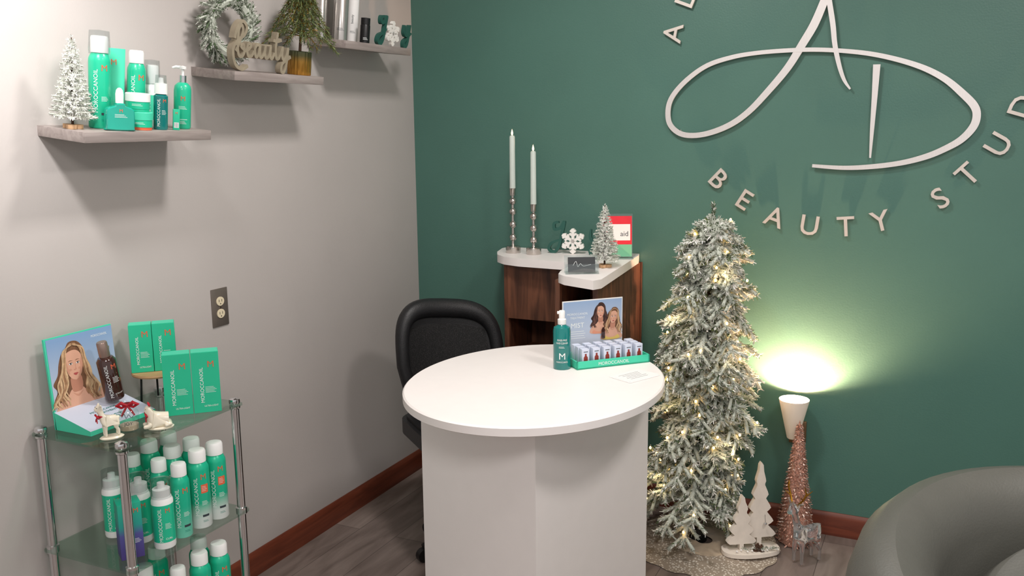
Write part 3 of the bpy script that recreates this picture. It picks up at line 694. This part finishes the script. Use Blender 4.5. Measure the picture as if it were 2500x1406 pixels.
b=MB(); box(b,.055,.05,.145,M_purp,I4,.0008); s=pl(.025); vtext(b,'MOROCCANOIL',.008,M_ink,s,-.008,.07,maxw=.1); text(b,'M',.012,M_orange,s,.014,.125); lines(b,s,.012,.05,.02,4,M_ink)
thing('product_carton','teal carton fading to purple on glass shelf','carton',place(-1.798,1.53,zm,58),b,gm)
zb=ZS[2]+.0006; gb='teal hair products on the bottom glass shelf'
for i,(x,y) in enumerate(((-1.757,1.785),(-1.765,1.72),(-1.835,1.79),(-1.775,1.652),(-1.84,1.60),(-1.90,1.70))):
    o=copy_thing(dry if i!=3 else pro,place(x,y,zb,45+random.uniform(-8,8)),'teal spray can with white cap on bottom shelf',gb)
# ---------------------------------------------------------------- reception table
ZTB=.775; TK=(1.5-ZTB)/.75
tc_=(-1.07*TK,2.41*TK)
top=MB(); n=96; 
prof=[(0,ZTB-.028),(.985,ZTB-.028),(1,ZTB-.024),(1,ZTB-.004),(.988,ZTB),(0,ZTB)]
lathe(top,prof,M_white,n,Tr(tc_[0],tc_[1],0),.372*TK,.452*TK)
ped=MB(); A=[(-.945,2.12),(-.81,2.70),(-1.22,2.795),(-1.355,2.215)]
extr(ped,[(x*TK,y*TK) for x,y in A],ZTB-.0285,M_white)
thing('reception_table','white oval reception table on white box pedestal','table',I4,[('tabletop',top),('pedestal',ped)])
zt2=ZTB+.0005
b=MB(); r=.0265
lathe(b,[(0,0),(r*.94,0),(r,.004),(r,.115),(r*.92,.126),(r*.5,.132),(.011,.135),(0,.135)],M_teald,32); s=cy(r)
text(b,'M',.019,M_ink,s,0,.042); text(b,'HAND CLEANSER',.0055,M_ink,s,0,.082,maxw=.036); text(b,'RINSE-FREE',.0055,M_ink,s,0,.091,maxw=.03); text(b,'MOROCCANOIL',.0045,M_ink,s,0,.024,maxw=.036); lines(b,s,0,.07,.02,2,M_ink)
c=MB(); lathe(c,[(0,.135),(.0125,.135),(.013,.15),(.009,.153),(.0095,.172),(.008,.176),(0,.177)],M_cap,24); tube(c,[(0,0,.17),(-.014,-.002,.17)],[.005,.0045],M_cap,8)
thing('pump_bottle','dark teal hand cleanser bottle with white pump on table','bottle',place(-1.047*TK,2.557*TK,zt2,24),[('body',b),('pump',c,'white pump')])
PH=46
DT=place(-.945*TK,2.679*TK,zt2,PH)
tray=MB(); box(tray,.245,.105,.004,M_tealtop); box(tray,.245,.004,.024,M_tealtop,Tr(0,-.0505,0)); box(tray,.245,.004,.03,M_tealtop,Tr(0,.0505,0))
for s_ in(1,-1): box(tray,.004,.105,.024,M_tealtop,Tr(s_*.1205,0,0))
text(tray,'MOROCCANOIL',.0095,M_ink,pl(.0525),0,.0125,maxw=.11)
pn=MB(); PT=Tr(-.02,.056,0); box(pn,.205,.003,.188,M_paper,PT)
s=lambda u,v,l:(u-.02,.0543-l,v)
fpoly(pn,[(-.1,.002),(.1,.002),(.1,.185),(-.1,.185)],M_skyp,s,.0002)
text(pn,'MIST',.015,M_ink,s,-.052,.11); text(pn,'MOROCCANOIL',.0065,M_ink,s,-.052,.146,maxw=.07); text(pn,'TREATMENT',.0065,M_ink,s,-.052,.134,maxw=.05)
for i in range(4): fpoly(pn,[(-.075,.09-i*.007),(-.03+.004*(i%2),.09-i*.007),(-.03+.004*(i%2),.0915-i*.007),(-.075,.0915-i*.007)],M_ink,s,.0004)
portrait(pn,s,.022,.128,.03,M_haird,M_hairk,M_haird,M_pinkc,.00025,I4,0,18,2)
portrait(pn,s,.064,.108,.031,M_hairb,M_hairm,M_hairl,M_dress,.0006,I4,.1,20,3)
fpoly(pn,[(.028,.062),(.04,.062),(.04,.09),(.036,.098),(.032,.098),(.028,.09)],M_amber,s,.0048)
thing('product_display','teal counter tray with poster of two women on table','display',DT,[('tray',tray,'teal cardboard tray'),('printed_poster',pn,'poster of two women under MIST lettering')])
b=MB(); box(b,.0235,.0215,.054,M_lilac,I4,.0005); s=pl(.01075)
fpoly(b,[(-.0065,.005),(.0065,.005),(.0065,.029),(.003,.034),(.003,.04),(-.003,.04),(-.003,.034),(-.0065,.029)],M_redbr,s,.0003); fpoly(b,[(-.007,.045),(.007,.045),(.007,.047),(-.007,.047)],M_ink2,s,.0003)
first=None
for rr in range(3):
    for k in range(6):
        T=DT@Tr(-.1+k*.036+.01,-.033+rr*.029,.0045)
        if first is None: first=thing('sample_carton','tiny pale blue mist sample carton in teal tray','carton',T,b,'sample cartons in the table display')
        else: copy_thing(first,T)
m=MB(); box(m,.125,.085,.0012,M_paper); box(m,.12,.08,.001,M_paper,Tr(.003,.003,.0012)@R(4,'Z'))
for i in range(5): box(m,.08-.01*(i%3),.0012,.0002,M_ink2,Tr(0,.025-.011*i,.0022))
thing('paper_card','small white printed price card lying on table','paper',place(-.81*TK,2.553*TK,zt2,PH+18),m)
# ---------------------------------------------------------------- office chair
CP=place(-1.475,2.71,0,50)
def sup(t,n=3.8):
    c,s_=math.cos(t),math.sin(t); x=math.copysign(abs(c)**(2/n),c); z=math.copysign(abs(s_)**(2/n),s_); return x,z
def bp(x,z):
    hw=.182 if z>0 else .182+.045*z
    X=x*hw; Z=z*.2; return Vector((X,.165+.04*z*.7-1.3*X*X,.645+Z-.02*x))
rim=MB(); ring=[bp(*sup(2*math.pi*i/64)) for i in range(65)]; tube(rim,ring,[.024+.012*max(0,math.sin(2*math.pi*i/64))**2 for i in range(65)],M_leather,12)
pan=MB(); vs=[];fs=[];N_=18; fm=[]
for i in range(N_+1):
    for j in range(N_+1):
        u=-1+2*i/N_; v=-1+2*j/N_; x=u*math.sqrt(1-v*v/3.2); z=v*math.sqrt(1-u*u/3.2); q=bp(x*1.08,z*1.08); vs.append((q.x,q.y-.004,q.z))
for i in range(N_):
    for j in range(N_): a=i*(N_+1)+j; fs.append((a,a+1,a+N_+2,a+N_+1)); fm.append(M_leather if (j>=N_-3 or i<2 or i>=N_-2) else M_mesh)
pan.add(vs,fs,fm)
seat=MB(); extr(seat,rrect(-.2,.2,-.19,.16,.07),.05,M_leather,Tr(0,0,.43)); extr(seat,rrect(-.185,.185,-.175,.145,.06),.012,M_leather,Tr(0,0,.48))
sp=MB(); tube(sp,[(0,.05,.42),(0,.2,.41),(0,.225,.5),(0,.19,.6)],.018,M_black,8)
col_=MB(); lathe(col_,[(.03,.06),(.03,.2),(.02,.2),(.02,.43),(0,.43)],M_black,16)
legs=[]
for k in range(5):
    a=math.radians(72*k+ -25); q=MB(); tube(q,[(0,0,.09),(.1*math.cos(a),.1*math.sin(a),.08),(.185*math.cos(a),.185*math.sin(a),.055)],[.022,.016,.012],M_black,8)
    w_=MB(); lathe(w_,[(0,-.012),(.024,-.012),(.025,0),(.024,.012),(0,.012)],M_black,16,Tr(.185*math.cos(a),.185*math.sin(a),.0255)@R(72*k-25+90,'Z')@R(90,'Y')); legs.append(('leg',q,None,[('caster',w_)]))
thing('office_chair','black office chair with mesh backrest behind the table','chair',CP,[('backrest_frame',rim,'padded black leather rim'),('mesh_panel',pan,'black mesh back panel'),('seat',seat),('back_support',sp),('gas_lift',col_)]+legs)
# ---------------------------------------------------------------- corner cabinet
ZT=1.005
outl=[(-1.05,3.345),(-1.605,3.345),(-1.612,3.3),(-1.585,3.2),(-1.55,3.13),(-1.5,3.085),(-1.43,3.06),(-1.215,3.045),(-1.19,3.01),(-1.172,2.85),(-1.155,2.79),(-1.12,2.755),(-1.0,2.705),(-.985,2.74),(-1.038,3.3)]
ct=MB(); extr(ct,outl,.03,M_white,Tr(0,0,ZT-.03))
bd=MB(); zc=ZT-.0305
box(bd,.02,.22,zc,M_wood,Tr(-1.505,3.225,0)); box(bd,.48,.012,zc,M_wood,Tr(-1.275,3.335,0))
box(bd,.30,.018,.21,M_wood,Tr(-1.345,3.115,zc-.21))
box(bd,.30,.018,.60,M_wood,Tr(-1.345,3.115,0))
box(bd,.45,.25,.02,M_woodi,Tr(-1.285,3.205,.60)); box(bd,.44,.2,.016,M_woodi,Tr(-1.28,3.225,.20))
box(bd,.018,.50,zc,M_wood,Tr(-1.045,3.085,0)@R(1,'Z')); box(bd,.018,.30,zc,M_wood,Tr(-1.18,2.99,0))
for z in(.0,.35,.62,.84): box(bd,.13,.47,.016,M_woodi,Tr(-1.11,3.08,z))
thing('corner_cabinet','rustic brown wood cabinet with white curved countertop','cabinet',I4,[('body',bd,'rustic brown wood carcass'),('countertop',ct,'white rounded countertop')])
for k,(mm,dz) in enumerate(((M_redcard,0),(M_cardblk,.005),(M_redbr,.01))):
    q=MB(); box(q,.1,.16,.004,mm,I4,.0005); thing('magazine',['red folder stacked inside the cabinet','charcoal folder stacked inside the cabinet','maroon folder stacked inside the cabinet'][k],'folder',Tr(-1.113,2.94,.8565+dz),q,'folders stacked in cabinet')
def candlestick(hh,balls,label,x,y):
    h=MB(); prof=[(0,0),(.028,0),(.029,.003),(.029,.022),(.026,.026),(.008,.028),(.006,.032)]
    for bz in balls:
        for i in range(9):
            a=math.pi*(i/8)-math.pi/2; prof.append((max(.0055,.0145*math.cos(a)),bz+.0145*math.sin(a)))
    prof+=[(.0055,hh-.03),(.011,hh-.028),(.0125,hh-.002),(.0135,hh),(.0105,hh),(0,hh-.004)]
    lathe(h,prof,M_silver,24)
    c=MB(); lathe(c,[(0,hh-.002),(.0115,hh-.002),(.0105,hh+.195),(.008,hh+.2),(0,hh+.199)],M_candle,20)
    f=MB(); lathe(f,[(0,hh+.199),(.0035,hh+.204),(.004,hh+.21),(.002,hh+.219),(0,hh+.225)],M_flame,12)
    thing('candlestick',label,'candlestick',Tr(x,y,ZT+.0005),[('holder',h,'beaded silver metal holder'),('candle',c,'pale sage taper candle'),('flame',f,'glowing LED flame')],'silver candlesticks on cabinet')
candlestick(.25,[.06,.11,.16,.2],'taller beaded silver candlestick with pale taper candle',-1.515,3.2)
candlestick(.192,[.055,.1,.145],'shorter beaded silver candlestick with pale taper candle',-1.423,3.19)
joy(lambda u:place(-1.375+u,3.255,ZT+.0005,8),.082,.105,'script letters on the cabinet',.048,'on the cabinet')
thing('miniature_tree','flocked white bottle-brush tree on cabinet countertop','christmas tree',Tr(-1.06,2.98,ZT+.0005),mini_tree(.22,.05,1.0,seed=9))
a=MB(); box(a,.115,.05,.004,M_acr); box(a,.115,.003,.16,M_acr,Tr(0,.012,.004)@R(-6,'X'))
b=MB(); PT=Tr(0,.0078,.006)@R(-6,'X'); box(b,.108,.0025,.15,M_redcard,PT); s=lambda u,v,l:(u,-.00125-l,v)
fpoly(b,[(-.035,.06),(.048,.06),(.048,.12),(-.035,.12)],M_paper,s,.0003,PT); fpoly(b,[(-.054,0),(.054,0),(.054,.045),(-.054,.045)],M_greencard,s,.0003,PT); text(b,'aid',.018,M_ink2,s,.026,.085,T=PT)
thing('sign_holder','red and green card in clear acrylic stand','sign',place(-1.085,3.19,ZT+.0005,24),[('acrylic_stand',a),('card',b,'red and green printed card')])
a=MB(); box(a,.112,.05,.004,M_acr,I4); box(a,.112,.003,.03,M_acr,Tr(0,-.022,.004)); box(a,.112,.003,.055,M_acr,Tr(0,.012,.004)@R(-10,'X'))
b=MB(); box(b,.09,.014,.05,M_cardblk,Tr(0,-.006,.0045)@R(-8,'X')); ribbon(b,[(-.03,0,.001),(-.02,.014,.001),(-.014,-.004,.001),(-.005,.006,.001),(.005,-.002,.001),(.03,.003,.001)],.0003,M_ink,Tr(0,-.0135,.028)@R(82,'X'))
thing('card_holder','acrylic holder with charcoal business cards','card holder',place(-1.088,2.83,ZT+.0005,28),[('acrylic_stand',a),('business_cards',b,'charcoal business cards')])
# ---------------------------------------------------------------- logo
LT=Tr(0,YB-.012,0)@R(90,'X')
A=[(-40.3,193.5,2.2),(-41.3,189.9,2.6),(-44.3,182.1,2.8),(-48,175.5,2.7),(-52.4,168.1,2.5),(-58.4,160.7,2.3),(-65.2,153.4,2.1),(-72.3,148.5,2),(-81.1,145.5,1.9),(-88.7,145.5,1.9),(-93.4,148.9,1.9),(-94.4,154.2,1.9),(-92.8,159.3,1.8),(-87.6,165,1.7),(-80.3,169.8,1.6),(-71.6,172.3,1.5),(-63.1,173.4,1.4),(-53.4,173.8,1.4),(-43.9,173.7,1.4),(-34.6,172.9,1.4),(-25.5,171.5,1.5),(-16.5,169.1,1.6),(-8.9,166.2,1.8),(-2.6,162.5,2),(2.4,158.1,2.3),(6,154.2,2.4),(7.0,151,2.4),(6.2,147.4,2.4),(3.1,143.5,2.2),(-1.5,140.5,2),(-7.1,137.9,1.9),(-14.5,135.8,1.7),(-23.4,134.5,1.6),(-32.6,134,1.4),(-42.8,134.6,1.1)]
m=MB(); ribbon(m,[(x/100,z/100,w/100) for x,z,w in A],.006,M_steel,LT,6,8e-6)
m2=MB(); ribbon(m2,[(x/100,z/100,w/100) for x,z,w in [(-40.6,193.5,1.6),(-39.9,189.8,1.7),(-38.3,181.8,1.7),(-37.3,175,1.6),(-35.6,168.2,1.4),(-33.8,163.4,1.1),(-31.7,160.3,.6)]],.0082,M_steel,LT)
m3=MB(); ribbon(m3,[(x/100,z/100,w/100) for x,z,w in [(-23.8,168.1,2.3),(-23.9,158,1.8),(-24.1,147,1.3),(-24.2,137.4,.6)]],.006,M_steel,LT)
for x,z in((-.9,1.47),(-.44,1.737),(.065,1.51),(-.2,1.346)): lathe(m,[(.003,-.0125),(.003,.001)],M_steel,8,LT@Tr(x,z,0))
thing('monogram_sign','large brushed metal script monogram A D on green wall','sign',I4,[('script_stroke',m,'sweeping looped metal stroke'),('letter_stroke',m2,'thin right leg of letter A'),('letter_stroke',m3,'tapered vertical stem of letter D')])
cc=(-.36,1.715)
for ch,x,z,rot in [('B',-75.1,129.4,None),('E',-65.6,122.2,None),('A',-54.8,116.4,None),('U',-42.8,113.9,None),('T',-30.8,113.9,None),('Y',-19.8,116.2,None),('S',-1.9,124.4,None),('T',5.7,132.3,None),('U',13.8,141.9,None),('D',19.6,153.8,None),('I',23.5,163,None),('O',23.6,176,None),('A',-93.3,181.6,'t'),('L',-89.0,193,'t'),('Y',-82,203,'t')]:
    x/=100;z/=100; ph=math.degrees(math.atan2(z-cc[1],x-cc[0])); rot_=ph-90 if rot else ph+90
    vs,fs=tdata(ch,.045,.006); k=.067/CAP; cx=(min(v.x for v in vs)+max(v.x for v in vs))/2
    m=MB(); m.add([((v.x-cx)*k,(v.y-CAP/2)*k,v.z*k+.011) for v in vs],fs,M_letter)
    thing('sign_letter','brushed metal letter %s mounted on green wall'%ch,'sign letter',Tr(x,YB-.001,z)@R(90,'X')@R(rot_,'Z'),m,'metal letters around the monogram')
# ---------------------------------------------------------------- sconce
SX=-.444
sh=MB(); lathe(sh,[(.017,.375),(.02,.378),(.053,.52),(.0515,.521),(.018,.385),(0,.384)],M_sconce,36,Tr(SX,3.272,0))
br=MB(); box(br,.06,.012,.085,M_bronze,Tr(SX+.008,YB-.0065,.335),.002); box(br,.02,.07,.014,M_bronze,Tr(SX+.002,3.31,.375))
bu=MB(); lathe(bu,[(0,.40),(.012,.405),(.018,.43),(.015,.45),(0,.46)],M_bulbw,16,Tr(SX,3.272,0))
thing('wall_sconce','white cone wall sconce casting light up green wall','wall lamp',I4,[('shade',sh,'white cone shade'),('bracket',br,'bronze wall bracket'),('light_bulb',bu,'glowing bulb')])
# ---------------------------------------------------------------- big tree
random.seed(21)
TX,TY=-.735,3.10
tr=MB(); tube(tr,[(0,0,.012),(.004,.002,.4),(.012,0,.8),(.02,0,1.16)],[.016,.013,.009,.004],M_bark,10)
fo=MB(); tips=[]
mixA=[M_flock,M_flock,M_flock,M_flock2,M_flock2,M_pine]; mixB=[M_flock,M_flock2,M_pine,M_pine2]
def Lr(z):
    if z>1.1: return .045+.06*(1.19-z)/.09
    return .105+(1.1-z)*.112
nb=180
for i in range(nb):
    t=i/(nb-1); z=.14+1.02*t; a=i*2.39996+random.uniform(-.35,.35); L=Lr(z)*random.uniform(.68,1.2)
    c,s_=math.cos(a),math.sin(a); x0=.02*z
    drop=L*(.45 if z<.9 else .32)*random.uniform(.2,1.3)
    if z-drop<.33 and c>.2: L=min(L,.13)
    if TY+s_*L>YB-.04: L=(YB-.045-TY)/max(s_,.01)
    P=[Vector((x0,0,z)),Vector((x0+c*L*.35,s_*L*.35,z+.01)),Vector((x0+c*L*.72,s_*L*.72,z-drop*.35)),Vector((x0+c*L,s_*L,z-drop))]
    Pc=cat(P,2); tube(fo,Pc,[.005,.008,.0095,.0105,.0105,.009,.005],M_flock2,6)
    mx=mixA if i%3 else mixB
    for j in range(1,len(Pc)-1): blades(fo,Pc[j],Pc[j+1],52,.022,.005,mx,.9)
    side=Vector((-s_,c,0))
    for j,sg in((2,1),(2,-1),(3,1),(3,-1),(4,1),(4,-1),(5,1),(5,-1)):
        q=Pc[j]; d=(Pc[j+1]-Pc[j]).normalized(); e=q+(side*sg*.85+d*.7).normalized()*min(.055,.026+L*.16)*random.uniform(.8,1.2)+Vector((0,0,random.uniform(-.022,.006)))
        if e.y+TY>YB-.03: continue
        tube(fo,[q,e],[.006,.0075],M_flock2,5); blades(fo,q,e,44,.019,.0048,mx,.9)
    tips.append(P[2]*.5+P[3]*.5)
tube(fo,[(.02,0,1.1),(.021,0,1.16),(.022,0,1.2)],[.01,.008,.003],M_flock2,6)
blades(fo,(.02,0,1.11),(.022,0,1.215),250,.019,.0044,[M_flock2,M_flock,M_pine],1.3)
for k in range(7):
    a=k*.9; e=(.02+.055*math.cos(a),.055*math.sin(a),1.155); blades(fo,(.02,0,1.12),e,80,.017,.0045,mixA,1.0); tube(fo,[(.02,0,1.12),e],.007,M_flock2,5)
std=MB(); lathe(std,[(.0,.0),(.03,.0),(.032,.012),(.02,.02),(.018,.05),(0,.05)],M_black,16)
thing('christmas_tree','slim flocked pencil christmas tree with warm lights','christmas tree',Tr(TX,TY,.004),[('trunk',tr),('foliage',fo,'snow-flocked drooping pine branches'),('tree_stand',std,'black stand')])
bl=MB(); lathe(bl,[(0,-.005),(.003,-.003),(.004,0),(.003,.004),(0,.006)],M_bulb,10)
ps=[]; base_o=None
cable=MB(); cp=[]
for i in range(70):
    t=i/69; z=.2+.92*t; a=i*.62; L=Lr(z)*.55; cp.append((.02*z+L*math.cos(a),L*math.sin(a),z))
tube(cable,cp,.0012,M_wire,4)
for i,p in enumerate(tips):
    if i%2: continue
    if base_o is None: o=bl.build('light_bulb'); base_o=o
    else: o=base_o.copy(); C.objects.link(o)
    d=Vector((p.x,p.y,0)).normalized(); o.location=p+d*random.uniform(.0,.02)+Vector((0,0,random.uniform(.005,.02))); ps.append(('light_bulb',o))
thing('string_lights','warm white fairy lights wound around flocked tree','string lights',Tr(TX,TY,.004),[('cable',cable)]+ps)
# skirt
sk=MB(); n=120; vs=[];fs=[]; rad=[.03,.08,.12,.13,.17,.2,.23,.255]
for k,r in enumerate(rad):
    for i in range(n):
        a=2*math.pi*i/n; sc=1+(.045*abs(math.sin(a*8)) if r>.2 else 0)
        wv=.004+.004*math.sin(a*5+r*30)*(r/.25)+(.006 if k in(2,3) else 0)+.012*max(0,1-r/.12)
        x=r*sc*math.cos(a); y=r*sc*math.sin(a); vs.append((x,min(y,YB-.016-3.085),wv if r<.24 else .002))
ms=[]
for k in range(len(rad)-1):
    for i in range(n):
        fs.append((k*n+i,k*n+(i+1)%n,(k+1)*n+(i+1)%n,(k+1)*n+i)); ms.append(M_fur if k<2 else M_skirt)
sk.add(vs,fs,ms)
thing('tree_skirt','scalloped beige beaded tree skirt on the floor','tree skirt',Tr(-.71,3.085,.001),sk)
# wooden trees decoration
def tree_sil(w,h,tiers=4):
    L=[];
    for i in range(tiers):
        z0=h*(.12+.8*i/tiers); z1=h*(.12+.8*(i+1)/tiers); hw=w/2*(1-i/(tiers+.6)); hw2=hw*.5
        L+=[(hw*.82,z0-.002),(hw,z0+.006),(hw*.9,z0+.016),(hw2,z1-.008)]
    R_=[(w*.07,0),(w*.07,h*.11)]+L+[(w*.05,h*.97),(0,h)]
    return R_+[(-x,z) for x,z in reversed(R_[:-1])]
bs=MB(); extr(bs,[(q.x,q.y) for q in cat([(-.1,-.02,0),(-.07,-.05,0),(.0,-.06,0),(.08,-.045,0),(.105,-.01,0),(.09,.035,0),(0,.045,0),(-.085,.03,0)],4,True)],.014,M_whitewood)
t1=MB(); extr(t1,tree_sil(.12,.31,5),.02,M_whitewood,Tr(.035,.02,.0142)@R(90,'X'))
t2=MB(); extr(t2,tree_sil(.105,.2,4),.02,M_whitewood,Tr(-.035,.002,.0142)@R(90,'X'))
pc=MB()
for x,y in((.012,-.03),(.03,-.034),(.022,-.022)):
    for j in range(5):
        zz=.014+j*.005; rr=.012*(1-j/6)
        lathe(pc,[(0,zz),(rr,zz+.002),(rr*.9,zz+.004),(0,zz+.005)],M_cone,10,Tr(x,y,0),rfun=lambda a,z:1+.25*math.cos(5*a+z*900))
gr=MB()
for k in range(16):
    a=random.uniform(0,6.28); x=-.05+.13*random.random(); p0=(x,-.035,.02); p1=(x+.025*math.cos(a),-.035+.02*math.sin(a),.024+.01*random.random()); blades(gr,p0,p1,26,.009,.0016,[M_pine,M_flock2,M_flock],.8)
for k in range(9): lathe(gr,[(0,-.004),(.0035,-.001),(.0035,.001),(0,.004)],M_paper,8,Tr(-.06+.018*k,-.04+.008*math.sin(k*2),.021))
orn=MB(); lathe(orn,[(0,-.006),(.005,-.003),(.006,0),(.005,.003),(0,.006)],M_chrome,12,Tr(.05,-.012,.105)); tube(orn,[(.05,-.006,.135),(.05,-.012,.111)],.0006,M_black,4)
thing('wooden_tree_decoration','two whitewashed wooden trees on tray with pinecones','ornament',place(-.545,3.065,.013,32),[('tray',bs),('tall_tree',t1,'tall whitewashed tree cutout'),('short_tree',t2,'short whitewashed tree cutout'),('pinecones',pc),('greenery',gr,'pine sprigs with white berries'),('bauble',orn,'small silver bauble')])
# copper tree
ct_=MB(); lathe(ct_,[(0,0),(.05,0),(.054,.006),(.048,.1),(.034,.23),(.018,.37),(.005,.44),(0,.46)],M_copper,28,rfun=lambda a,z:1+.08*math.sin(6*a+z*60))
for i in range(80):
    t=i/79; z=.008+.43*t; rr=.062*(1-t**1.15)+.005
    for k in range(10):
        a=k*.628+i*.9; e=(rr*math.cos(a),rr*math.sin(a),z); blades(ct_,(e[0]*.7,e[1]*.7,z),e,6,.010,.0034,[M_copper,M_copper2,M_copper],1)
thing('cone_tree','rose copper glitter cone christmas tree','christmas tree',Tr(-.415,3.225,.002),ct_)
# acrylic reindeer
N,E=deer_nodes(.165); N=[((p[0]*.72,p[1]*1,p[2]*.95),r*.78) for p,r in N]; vs,fs=skin(N,E); bd=MB(); bd.add(vs,fs,M_acrd)
an=MB()
for s_ in(1,-1):
    tube(an,[(-.064,.012*s_,.225),(-.055,.03*s_,.25),(-.055,.042*s_,.275),(-.06,.038*s_,.298)],[.0035,.0035,.003,.0012],M_gold,6)
    tube(an,[(-.055,.028*s_,.246),(-.075,.036*s_,.266)],[.003,.001],M_gold,6); tube(an,[(-.055,.04*s_,.268),(-.04,.054*s_,.288)],[.003,.001],M_gold,6)
thing('reindeer_figurine','clear acrylic standing reindeer with gold antlers','figurine',place(-.355,3.085,-.001,52),[('body',bd),('antlers',an,'gold metal antlers')])
# ---------------------------------------------------------------- armchair
nA=56
def tub(R0,R1,ztop,z0,m_,a0,a1,ry=1.0,low=.12):
    mb=MB(); vs=[];fs=[];rows=0
    for i in range(nA+1):
        t=i/nA; a=math.radians(a0+(a1-a0)*t); e=abs(2*t-1); zt_=ztop-(low*e**3)
        pr=[(R1-.02,z0),(R1,z0+.03),(R1+.014,(z0+zt_)/2),(R1+.004,zt_-.10),(R1-.012,zt_-.045),(R1-.045,zt_-.01),((R0+R1)/2,zt_),(R0+.05,zt_-.012),(R0+.012,zt_-.05),(R0,zt_-.10),(R0-.005,(z0+zt_)/2),(R0,z0)]
        rows=len(pr)
        for r,z in pr: vs.append((r*math.cos(a),r*math.sin(a)*ry,z))
    for i in range(nA):
        for j in range(rows): k=(j+1)%rows; fs.append((i*rows+j,(i+1)*rows+j,(i+1)*rows+k,i*rows+k))
    fs.append(tuple(range(rows))); fs.append(tuple(reversed([nA*rows+j for j in range(rows)])))
    mb.add(vs,fs,m_); return mb
shell=tub(.27,.43,.78,.1,M_armch,-60,230)
cush=MB(); lathe(cush,[(0,.14),(.262,.14),(.266,.2),(.266,.42),(.25,.455),(.18,.47),(0,.475)],M_armch2,48)
bc=tub(.15,.266,.69,.474,M_armch2,10,170)
lgs=[]
for x,y in((-.22,-.22),(.22,-.22),(-.22,.24),(.22,.24)):
    q=MB(); lathe(q,[(0,0),(.015,0),(.022,.1),(.022,.16),(0,.16)],M_black,14,Tr(x*1.1,y*1.1,0)); lgs.append(('leg',q))
thing('armchair','rounded olive-grey leather tub armchair','armchair',place(.305,1.78,0,-12),[('shell',shell,'curved olive-grey leather shell'),('seat_cushion',cush),('back_cushion',bc,'padded grey inner back')]+lgs)
# ---------------------------------------------------------------- lights
def area(n,loc,size,e,c,rot=(0,0,0)):
    l=bpy.data.lights.new(n,'AREA'); l.size=size; l.energy=e; l.color=c; o=bpy.data.objects.new(n,l); o.location=loc; o.rotation_euler=rot; C.objects.link(o)
def spot(n,loc,tgt,ang,e,c,blend=.8,r=.06):
    l=bpy.data.lights.new(n,'SPOT'); l.energy=e; l.color=c; l.spot_size=math.radians(ang); l.spot_blend=blend; l.shadow_soft_size=r
    o=bpy.data.objects.new(n,l); o.location=loc; d=Vector(tgt)-Vector(loc); o.rotation_euler=d.to_track_quat('-Z','Y').to_euler(); C.objects.link(o)
def point(n,loc,e,c,r=.02):
    l=bpy.data.lights.new(n,'POINT'); l.energy=e; l.color=c; l.shadow_soft_size=r; o=bpy.data.objects.new(n,l); o.location=loc; C.objects.link(o)
area('ceiling_or_fill_light',(-1.0,2.15,2.55),.22,21,(1,.96,.93))
area('ceiling_or_fill_light',(.5,1.6,2.55),.35,25,(1,.95,.92))
area('ceiling_or_fill_light',(.2,-.4,2.55),.8,44,(1,.96,.94))  # added fill lamp behind the camera, stands for no ceiling fixture
spot('ceiling_spot',(-1.35,.9,2.5),(-2.04,1.28,1.9),60,150,(1,.98,.97),1.0,.1)
point('sconce_lamp',(SX,3.262,.495),46,(1,.58,.36),.014)
for k,z in enumerate((.25,.4,.55,.7,.85,1.0)): point('tree_glow',(TX+(.13 if k%2 else -.12)*(1.2-z*.5),TY-.13*(1.2-z*.5),z),.15,(1,.75,.42),.02)
w=bpy.data.worlds.new('World'); SC.world=w; w.use_nodes=True; w.node_tree.nodes['Background'].inputs[0].default_value=(1,.98,.975,1); w.node_tree.nodes['Background'].inputs[1].default_value=.66
# ---------------------------------------------------------------- camera
cd=bpy.data.cameras.new('Camera'); cd.sensor_width=36; cd.sensor_fit='HORIZONTAL'; cd.lens=2233.1/2500*36; cd.clip_start=.02
co=bpy.data.objects.new('Camera',cd); C.objects.link(co)
co.matrix_world=Tr(0,0,1.5)@R(25.439,'Z')@R(90-10.178,'X')@R(-.606,'Z')
SC.camera=co
